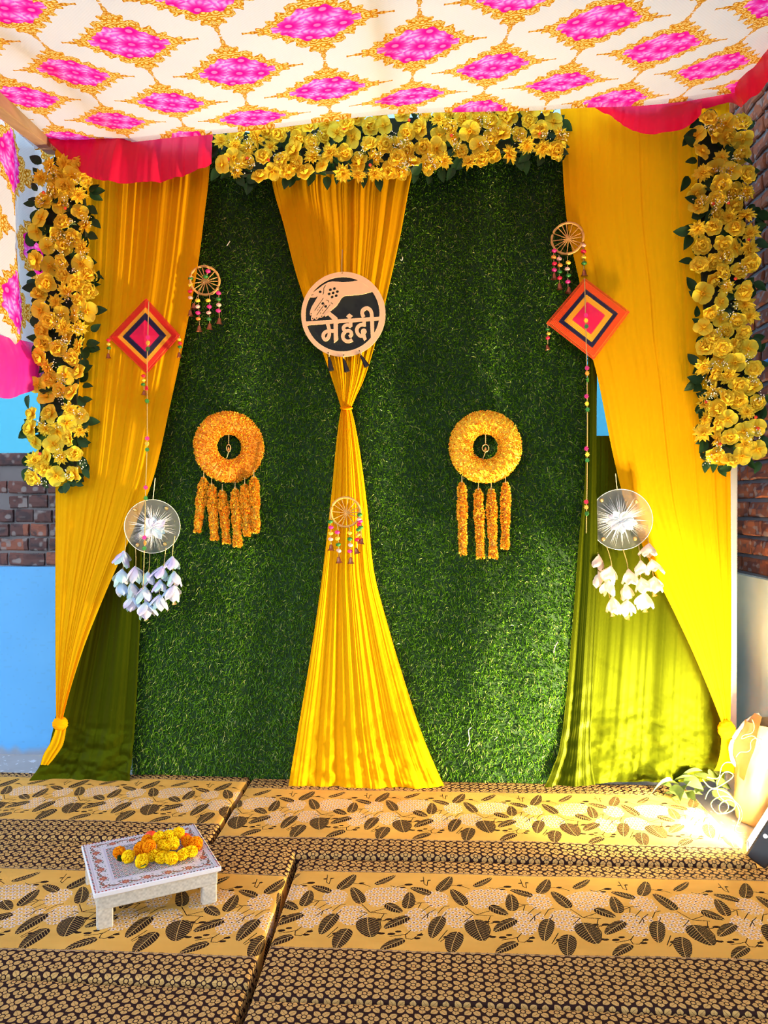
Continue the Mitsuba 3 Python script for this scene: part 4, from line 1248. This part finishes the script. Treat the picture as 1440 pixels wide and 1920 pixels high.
def disc_charm(label, cx, cy, rx, ry, Y, cord, strands, gems, seed, yaw, tone):
    g = np.random.default_rng(seed)
    k = thing('petal_disc', label, 'wall hanging')
    s = (3.4 + Y) / F
    c, rot = at(cx, cy, Y), rot_z(yaw)
    R = ry * s
    a = np.linspace(0, 2 * np.pi, 65)[:-1]
    rim = np.stack([R * np.cos(a), 0 * a, R * np.sin(a)], -1)
    v = np.vstack([[[0, 0, 0]], rim]) @ rot.T + c
    part(k, 'disc', mikit.ply((v, np.array([[0, i + 1, (i + 1) % 64 + 1] for i in range(64)])), 'm_frost'), label='frosted clear disc')
    part(k, 'rim', mikit.ply(tube(rim @ rot.T + c, .0017, 6, True), 'm_white_dot', smooth=True))
    ms = []
    for i in range(110):
        an, r0, r1 = g.uniform(0, 2 * np.pi), g.uniform(.1, .3) * R, g.uniform(.6, .95) * R
        d, t = np.array([math.cos(an), 0, math.sin(an)]), np.array([-math.sin(an), 0, math.cos(an)])
        w = .0013
        ms.append((np.array([d * r0 - t * w, d * r0 + t * w, d * r1]) + [0, -.0012, 0], np.array([[0, 1, 2]])))
    v, f = join(ms)
    part(k, 'engraving', mikit.ply((v @ rot.T + c, f), P('m_engraving', (.80, .79, .76), .6)))
    for i in range(9):
        m, q = petal(.064 * g.uniform(.8, 1.1), .017, g.uniform(.10, .45), i * 2 * np.pi / 9 + g.normal(0, .2), cup=.4, curl=-.1, p=1.3, nl=6)
        tones = np.array([(.85, .83, .83), (.62, .80, .88), (.80, .88, .84), (.84, .76, .88)])
        A, B = tones[g.integers(4)], tones[g.integers(4)]
        M = mat(rot @ frame_z((0, -1, .05)), c + rot @ np.array([0, -.004, -.008]))
        part(k, 'petal', mikit.ply(m, 'm_pearl', smooth=True, color=A * (1 - q[:, None]) + B * q[:, None]), M)
    gem = lathe([(.0005, .006), (.005, .006), (.008, .003), (.009, 0), (.0005, 0)], 10)
    for x, y in gems:
        part(k, 'gem', mikit.ply(gem, 'm_brass', smooth=False), mat(rot @ frame_z((0, -1, 0)), at(x, y, Y + (x - cx) * s * math.tan(yaw) - .004)))
    part(k, 'cord', mikit.ply(tube(np.array([at(*cord[0], Y + .01), at(*cord[1], Y)]), .002, 5), 'm_thread'))
    for pts, bell in strands:
        top, end = at(*pts[0], Y - .006), at(*pts[-1], Y - .006)
        st = part(k, 'strand', beaded([at(x, y, Y - .006) for x, y in pts]))
        for i, (x, y) in enumerate(pts[1:]):
            part(st, 'petal_bell', CUPS[tone][int(g.integers(7))], mat(frame_z((g.normal(0, .12), g.normal(0, .12), 1), g.uniform(0, 6.3)), at(x, y - 14, Y - .006 - .004 * i), g.uniform(.86, 1.05)))
        if bell: part(st, 'bell', BELLB, mat(frame_z((g.normal(0, .2), -.15, 1)), at(pts[-1][0], pts[-1][1] + 23, Y - .012), .75))


disc_charm('clear disc with pale bluish petals and petal strings at the left, over the olive satin', 286, 987, 46, 51, -0.14, ((291, 896), (287, 936)),
           [([(237, 1000), (233, 1046), (229, 1080), (227, 1102)], 0), ([(254, 1026), (253, 1075), (247, 1104), (248, 1130)], 0), ([(281, 1038), (277, 1085), (272, 1112), (274, 1140)], 1), ([(311, 1027), (305, 1074), (300, 1100), (299, 1128)], 0), ([(328, 1005), (323, 1056), (326, 1084), (327, 1110)], 1)],
           [(253, 956), (312, 953), (258, 1022), (309, 1020)], 91, 0.42, 'cool')
disc_charm('clear disc with warm white petals and petal strings at the right, over the olive satin', 1164, 974, 50, 56, -0.14, ((1154, 888), (1157, 919)),
           [([(1117, 1022), (1122, 1052), (1119, 1082)], 0), ([(1137, 1024), (1146, 1074), (1140, 1100), (1148, 1132)], 1), ([(1168, 1030), (1178, 1080), (1174, 1108), (1176, 1138)], 1), ([(1197, 1018), (1201, 1064), (1202, 1096), (1210, 1124)], 1), ([(1214, 984), (1217, 1032), (1222, 1062), (1227, 1094)], 1)],
           [(1128, 938), (1193, 940), (1131, 1011), (1191, 1010)], 92, -0.15, 'warm')

# ------------------------------------------------------------------ the round sign
YS = -0.125


def sx(pts, ox, oy, s):
    """Traced points of a crop, as (x, z) on the sign's plane."""
    return [tuple(at(ox + x / s, oy + y / s, YS)[[0, 2]]) for x, y in pts]


SA, SB, SW = (595, 565, 11.077), (570, 510, 11.077), (540, 480, 6.857)
px_m = (3.4 + YS) / F


def stroke(pts, o, w, cap='flat'):
    p = smooth_path([(*q, 0) for q in sx(pts, *o)], 40)[:, :2] if len(pts) > 2 else sx(pts, *o)
    return LineString(p).buffer(w / o[2] * px_m / 2, cap_style=cap, join_style='round')


def poly(pts, o): return Polygon(sx(pts, *o)).buffer(0)


def dot(x, y, r, o): return Point(*sx([(x, y)], *o)[0]).buffer(r / o[2] * px_m)


outer = affinity.rotate(dot(711, 752, 546, SW), 0)
hole = dot(700, 750, 478, SW)
ring = outer.difference(hole)
ring = unary_union([ring.difference(dot(697, 222, 9, SW)).difference(dot(517, 1245, 9, SW)).difference(dot(716, 1275, 9, SW)).difference(dot(917, 1220, 9, SW))])
bar = poly([(205, 845), (1195, 780), (1195, 829), (205, 895)], SW)
letters = unary_union([bar.intersection(outer),
    stroke([(200, 440), (236, 540), (250, 640), (225, 755), (165, 795), (125, 745), (140, 665), (210, 622), (300, 618), (380, 620)], SA, 74), poly([(335, 400), (425, 400), (432, 800), (345, 868)], SA),
    poly([(245, 203), (420, 342), (422, 380), (330, 400), (222, 290), (165, 318), (150, 290)], SA),
    poly([(658, 420), (730, 420), (728, 522), (672, 556), (650, 545)], SA), stroke([(668, 500), (600, 498), (545, 545), (552, 592), (600, 618), (665, 615), (705, 655), (700, 705), (658, 738)], SA, 72), stroke([(580, 632), (535, 690), (535, 760), (585, 820), (655, 832), (728, 800)], SA, 74),
    poly([(665, 253), (736, 305), (670, 380), (598, 318)], SA),
    poly([(932, 400), (1008, 400), (1008, 520), (940, 520)], SA), stroke([(1000, 492), (910, 490), (845, 530), (820, 600), (840, 670), (900, 718), (945, 722)], SA, 74), dot(965, 627, 60, SA), poly([(905, 650), (1000, 690), (1028, 785), (972, 830), (930, 740)], SA),
    stroke([(965, 330), (935, 270), (940, 200), (985, 155), (1040, 145), (1095, 180), (1128, 260), (1135, 350)], SA, 78), poly([(1092, 330), (1174, 330), (1185, 720), (1110, 760)], SA)])
letters = letters.intersection(outer)
hand = poly([(1150, 170), (950, 205), (800, 215), (700, 203), (600, 196), (500, 215), (400, 268), (300, 345), (200, 418), (120, 460), (108, 500), (130, 528), (230, 532), (292, 500), (250, 575), (160, 725), (125, 820), (120, 880), (130, 905), (160, 892), (145, 960), (152, 1005), (180, 1005), (220, 960), (240, 992), (270, 992), (312, 945), (350, 952), (392, 930), (428, 902), (440, 930), (490, 898), (530, 890), (545, 820), (680, 702), (740, 610), (785, 535), (850, 496), (1000, 486), (1200, 470), (1440, 405), (1440, 90)], SB).intersection(outer.buffer(-0.004))
cuts = [dot(x, y, 29, SB) for x, y in ((335, 413), (547, 370), (632, 347), (693, 408), (605, 435), (522, 457), (583, 518), (668, 493), (390, 655), (450, 715))]
cuts += [stroke(p, SB, 15) for p in ([(405, 540), (222, 805)], [(435, 660), (262, 900)], [(545, 680), (385, 880)], [(335, 720), (318, 748)], [(300, 772), (275, 805)], [(395, 780), (378, 808)], [(352, 842), (335, 870)], [(115, 490), (195, 470)],
                                         [(452, 280), (412, 340), (408, 420), (392, 472)], [(458, 590), (492, 588), (515, 635)], [(556, 640), (580, 648), (595, 670)])]
cuts += [dot(x, y, 13, SB) for x, y in ((148, 868), (180, 966), (262, 955), (370, 920))]
hand = hand.difference(unary_union(cuts))
ring = ring.difference(dot(155, 480, 1, SB))


def on_sign(shape, y, depth, m):
    v, f = plate(shape, depth)
    return mikit.ply((np.stack([v[:, 0], y + v[:, 2], v[:, 1]], -1), f[:, ::-1]), m)


k = thing('round_sign', 'round peach sign with a henna hand and a Hindi word, hung on the centre curtain', 'sign')
part(k, 'backing', on_sign(outer.buffer(-0.006), YS + 0.004, 0.004, 'm_sign_back'), label='dark backing disc')
part(k, 'ring', on_sign(ring, YS - 0.003, 0.006, 'm_sign'))
part(k, 'hand', on_sign(hand.difference(ring), YS - 0.002, 0.005, 'm_sign'), label='cut out hand with henna dots')
part(k, 'lettering', on_sign(letters.difference(ring.buffer(0.0)), YS - 0.003, 0.006, 'm_sign'), label='Hindi lettering under a head line')
part(k, 'chain', beaded([at(642, 468, -0.085), at(641, 490, -0.10), at(641, 513, YS)], 0.0036))
for (x0, y0), (x1, y1) in (((617, 670), (621, 695)), ((644, 673), (651, 697)), ((677, 667), (688, 687))):
    a, b = at(x0, y0, YS - .004), at(x1, y1, YS - .004)
    part(k, 'tassel', mikit.ply(tube(np.array([a + (b - a) * t for t in (0, .15, .3, .7, 1)]), np.array([.004, .006, .0075, .0105, .013]), 9), 'm_black', smooth=40), label='black tassel')
    part(k, 'tassel_loop', mikit.ply(tube(np.array([a + [0, 0, .014], a]), .0016, 5), 'm_thread'))

# ------------------------------------------------------------------ flood lamp on the floor
A0 = on_z(1397, 1604, 0.062)
e1 = np.array([.52, 0, .854])
nn_ = np.array([-.82, .46, .50]); nn_ /= np.linalg.norm(nn_)
e1 = e1 - nn_ * (e1 @ nn_); e1 /= np.linalg.norm(e1)
e2 = np.cross(nn_, e1)
LR = np.stack([e1, e2, nn_], 1)
lw, lh = 0.34, 0.26
lc = A0 + e1 * lw / 2 + e2 * lh / 2
k = thing('flood_lamp', 'black flood lamp on the floor at the right, lit face toward the curtains', 'lamp')
hs = trimesh.boolean.difference([tm(cut_box(lw, lh, 0.075, 0.006)), trimesh.creation.box(extents=(lw - .03, lh - .03, .05), transform=trimesh.transformations.translation_matrix([0, 0, .0375]))], engine='manifold')
part(k, 'housing', mikit.ply(vf(hs), 'm_housing'), mat(LR, lc - nn_ * .0375))
for i in range(7):
    part(k, 'cooling_fin', mikit.ply(cut_box(.006, lh - .04, .022, .001), 'm_housing'), mat(LR, lc - nn_ * .083 + e1 * (i - 3) * .042))
pv = np.array([[-(lw - .04) / 2, -(lh - .04) / 2, 0], [(lw - .04) / 2, -(lh - .04) / 2, 0], [(lw - .04) / 2, (lh - .04) / 2, 0], [-(lw - .04) / 2, (lh - .04) / 2, 0]])
part(k, 'light_panel', mikit.ply((pv, np.array([[0, 1, 2], [0, 2, 3]])), 'm_sack_rim', emitter={'type': 'area', 'radiance': {'type': 'rgb', 'value': LAMP_RGB}}), mat(LR, lc - nn_ * .004), 'lit face')
for i, (a, b) in enumerate(((0, 0), (-.09, -.06), (.09, -.06), (-.09, .06), (.09, .06))):
    o = lc + nn_ * .006 + e1 * a + e2 * b
    scene[f'lamp_beam_{i}'] = {'type': 'spot', 'intensity': {'type': 'rgb', 'value': BEAM_RGB}, 'cutoff_angle': 66.0, 'beam_width': 28.0, 'to_world': T().look_at(origin=o.tolist(), target=(o + np.array([-.85, .28, .45])).tolist(), up=[0, 0, 1])}
for s in (-1, 1):
    part(k, 'bolt', mikit.ply(lathe([(.0005, .006), (.008, .006), (.009, 0), (.0005, 0)], 10), 'm_steel', smooth=30), mat(np.stack([e1, nn_, -e2], 1) if s < 0 else np.stack([e1, -nn_, e2], 1), lc + e2 * s * (lh / 2 + .001) - e1 * .07 - nn_ * .02))
part(k, 'foot', mikit.ply(cut_box(.06, .20, .03, .004), 'm_housing'), mat(np.eye(3), (lc - nn_ * .09)[0:3] * [1, 1, 0] + [0.0, 0, .016]))
ps_ = lc - nn_ * .085
part(k, 'bracket', mikit.ply(tube(np.array([[ps_[0], ps_[1], .02], ps_]), .012, 8), 'm_housing', smooth=40))

# ------------------------------------------------------------------ sack, straps and leaves in the corner
g = np.random.default_rng(12)
nz, na = 26, 48
zz, aa = np.linspace(0, 1, nz), np.arange(na) * 2 * np.pi / na
Rz = PchipInterpolator([0, .05, .3, .7, .9, 1], [.070, .088, .092, .088, .080, .078])(zz)
H = 0.42
cx_, cy_ = 1.400, -0.17
wob = meshkit.fbm(np.stack([np.cos(aa)[None] * 2 + 0 * zz[:, None], np.sin(aa)[None] * 2 + 0 * zz[:, None], zz[:, None] * 4 + 0 * aa[None]], -1), 3, 4) - .5
rad = Rz[:, None] + .03 * wob
V = np.stack([cx_ + rad * np.cos(aa) * .95 + .035 * zz[:, None] ** 2, cy_ + rad * np.sin(aa), H * zz[:, None] + 0 * aa[None] + .004], -1).reshape(-1, 3)
fs = [[i * na + j, i * na + (j + 1) % na, (i + 1) * na + (j + 1) % na, (i + 1) * na + j] for i in range(nz - 1) for j in range(na)]
fs = np.array(fs)
V = np.vstack([V, [[cx_, cy_, .004]]])
Fs = np.vstack([fs[:, [0, 1, 2]], fs[:, [0, 2, 3]], [[len(V) - 1, (j + 1) % na, j] for j in range(na)]])
k = thing('plastic_sack', 'open plastic sack with a rolled white mouth, leaning in the right corner behind the lamp', 'sack')
part(k, 'body', mikit.ply((V, Fs), 'm_sack', smooth=True))
hoop = smooth_path([at(x, y, -.13) for x, y in ((1424, 1340), (1410, 1346), (1392, 1361), (1381, 1375), (1372, 1392), (1370, 1410), (1375, 1428), (1384, 1441), (1390, 1453), (1388, 1463), (1380, 1459))], 44)
part(k, 'rolled_mouth', mikit.ply(tube(hoop, .0085 + .0012 * np.sin(np.arange(44) * .9), 8), 'm_sack_rim', smooth=True))
inner_edge = [at(x, y, -.262) for x, y in ((1430, 1345), (1424, 1370), (1418, 1395), (1410, 1420), (1402, 1445), (1396, 1465))]
hp = [at(x, y, -.125) for x, y in ((1422, 1342), (1392, 1362), (1374, 1392), (1372, 1418), (1384, 1442), (1390, 1458))]
part(k, 'flap', mikit.ply(sheet(hp, inner_edge, 30, 24, 4, .012, 3, out=(0, 1, 0), sag=.05), 'm_sack', smooth=True))
for lab, pts, Yq in (('yellow green plastic strap tangled in the mouth of the sack', [(1410, 1349), (1414, 1362), (1409, 1374), (1391, 1381), (1390, 1384), (1404, 1380), (1414, 1381), (1421, 1389), (1424, 1398)], -.265),
                     ('yellow green plastic strap looping below the mouth of the sack', [(1428, 1387), (1413, 1385), (1407, 1393), (1407, 1404), (1402, 1409), (1388, 1410), (1380, 1419)], -.265),
                     ('yellow green plastic strap hanging left of the sack mouth', [(1378, 1432), (1360, 1430), (1352, 1440), (1347, 1458), (1325, 1457)], -.28)):
    whole('plastic_strap', mikit.ply(tube(smooth_path([at(x, y, Yq) for x, y in pts], 60), .0023, 6), 'm_strap', smooth=True), lab, 'strap')
co = [(1317, 1461), (1336, 1478), (1352, 1472), (1368, 1462), (1374, 1452), (1364, 1447), (1350, 1458), (1344, 1476), (1350, 1494), (1362, 1504), (1364, 1518), (1350, 1526), (1336, 1516), (1334, 1504), (1348, 1494), (1366, 1494), (1380, 1504), (1390, 1518), (1391, 1532), (1384, 1546)]
whole('plastic_strap', mikit.ply(tube(smooth_path([at(x, y, -.30 - .02 * math.sin(i)) for i, (x, y) in enumerate(co)], 140), .0023, 6), 'm_strap', smooth=True), 'long coil of yellow green plastic strap between the mattress and the sack', 'strap')
co = [(1322, 1498), (1330, 1482), (1346, 1480), (1362, 1486), (1374, 1498), (1378, 1512), (1368, 1522), (1352, 1524), (1348, 1514), (1354, 1504), (1368, 1500), (1380, 1508), (1386, 1524), (1384, 1540), (1378, 1556), (1398, 1562)]
whole('plastic_strap', mikit.ply(tube(smooth_path([at(x, y, -.36 - .02 * math.cos(i)) for i, (x, y) in enumerate(co)], 140), .0023, 6), 'm_strap', smooth=True), 'coil of plastic strap lying nearest the mattress corner', 'strap')
CL = [mikit.ply(leaf_mesh(.105, .030, droop=d, fold=.35), 'm_cut_leaf', smooth=True) for d in (.1, .3, .5)]
lf = [(1236, 1470, 0.3), (1256, 1476, 2.6), (1262, 1464, 3.6), (1276, 1472, 1.2), (1284, 1458, 0.2), (1296, 1470, 1.9), (1300, 1452, 0.6), (1312, 1462, 2.8), (1318, 1446, 3.3), (1322, 1474, 5.9), (1330, 1458, 0.1), (1342, 1470, 1.5), (1306, 1484, 0.9), (1290, 1486, 3.0), (1334, 1484, 4.4), (1318, 1490, 2.2), (1274, 1488, 5.2), (1346, 1454, 2.4)]
for i, (x, y, a) in enumerate(lf):
    whole('cut_leaf', CL[i % 3], 'wilted green leaf in the small heap between the olive satin and the sack', 'leaf', 'wilted leaves in the right corner', to=mat(rot_z(a) @ frame_z((g.normal(0, .45), g.normal(-.2, .45), 1)), at(x, y, -.10 - .01 * (i % 4)), g.uniform(.75, 1.1)))
whole('blue_pipe', mikit.ply(tube(np.array([on_x(1412, 690, 1.45), on_x(1448, 674, 1.46), on_x(1490, 655, 1.47)]), .012, 8), 'm_blue_plastic', smooth=40), 'blue plastic pipe end showing beside the right flower panel', 'pipe')
for pts, m, lab in (([(884, 1364), (879, 1368), (880, 1382), (879, 1394), (876, 1399)], 'm_sack_rim', 'curled white thread caught low on the right half of the grass'), ([(1046, 1204), (1041, 1212), (1038, 1224)], 'm_b_pale', 'short pinkish thread caught on the grass beside the right olive satin'), ([(431, 452), (428, 457), (425, 461)], 'm_sack_rim', 'white feather shred on the grass near the left curtain top'), ([(755, 482), (753, 488), (751, 487)], 'm_sack_rim', 'white shred on the grass beside the centre curtain')):
    whole('thread_scrap', mikit.ply(tube(smooth_path([at(x, y, -.055) for x, y in pts], 16), .0022, 5), m), lab, 'thread')
print('entries', len(scene), 'tris', sum(len(meshkit.WRITTEN[d['filename']][1]) for d in scene.values() if d.get('type') == 'ply'))
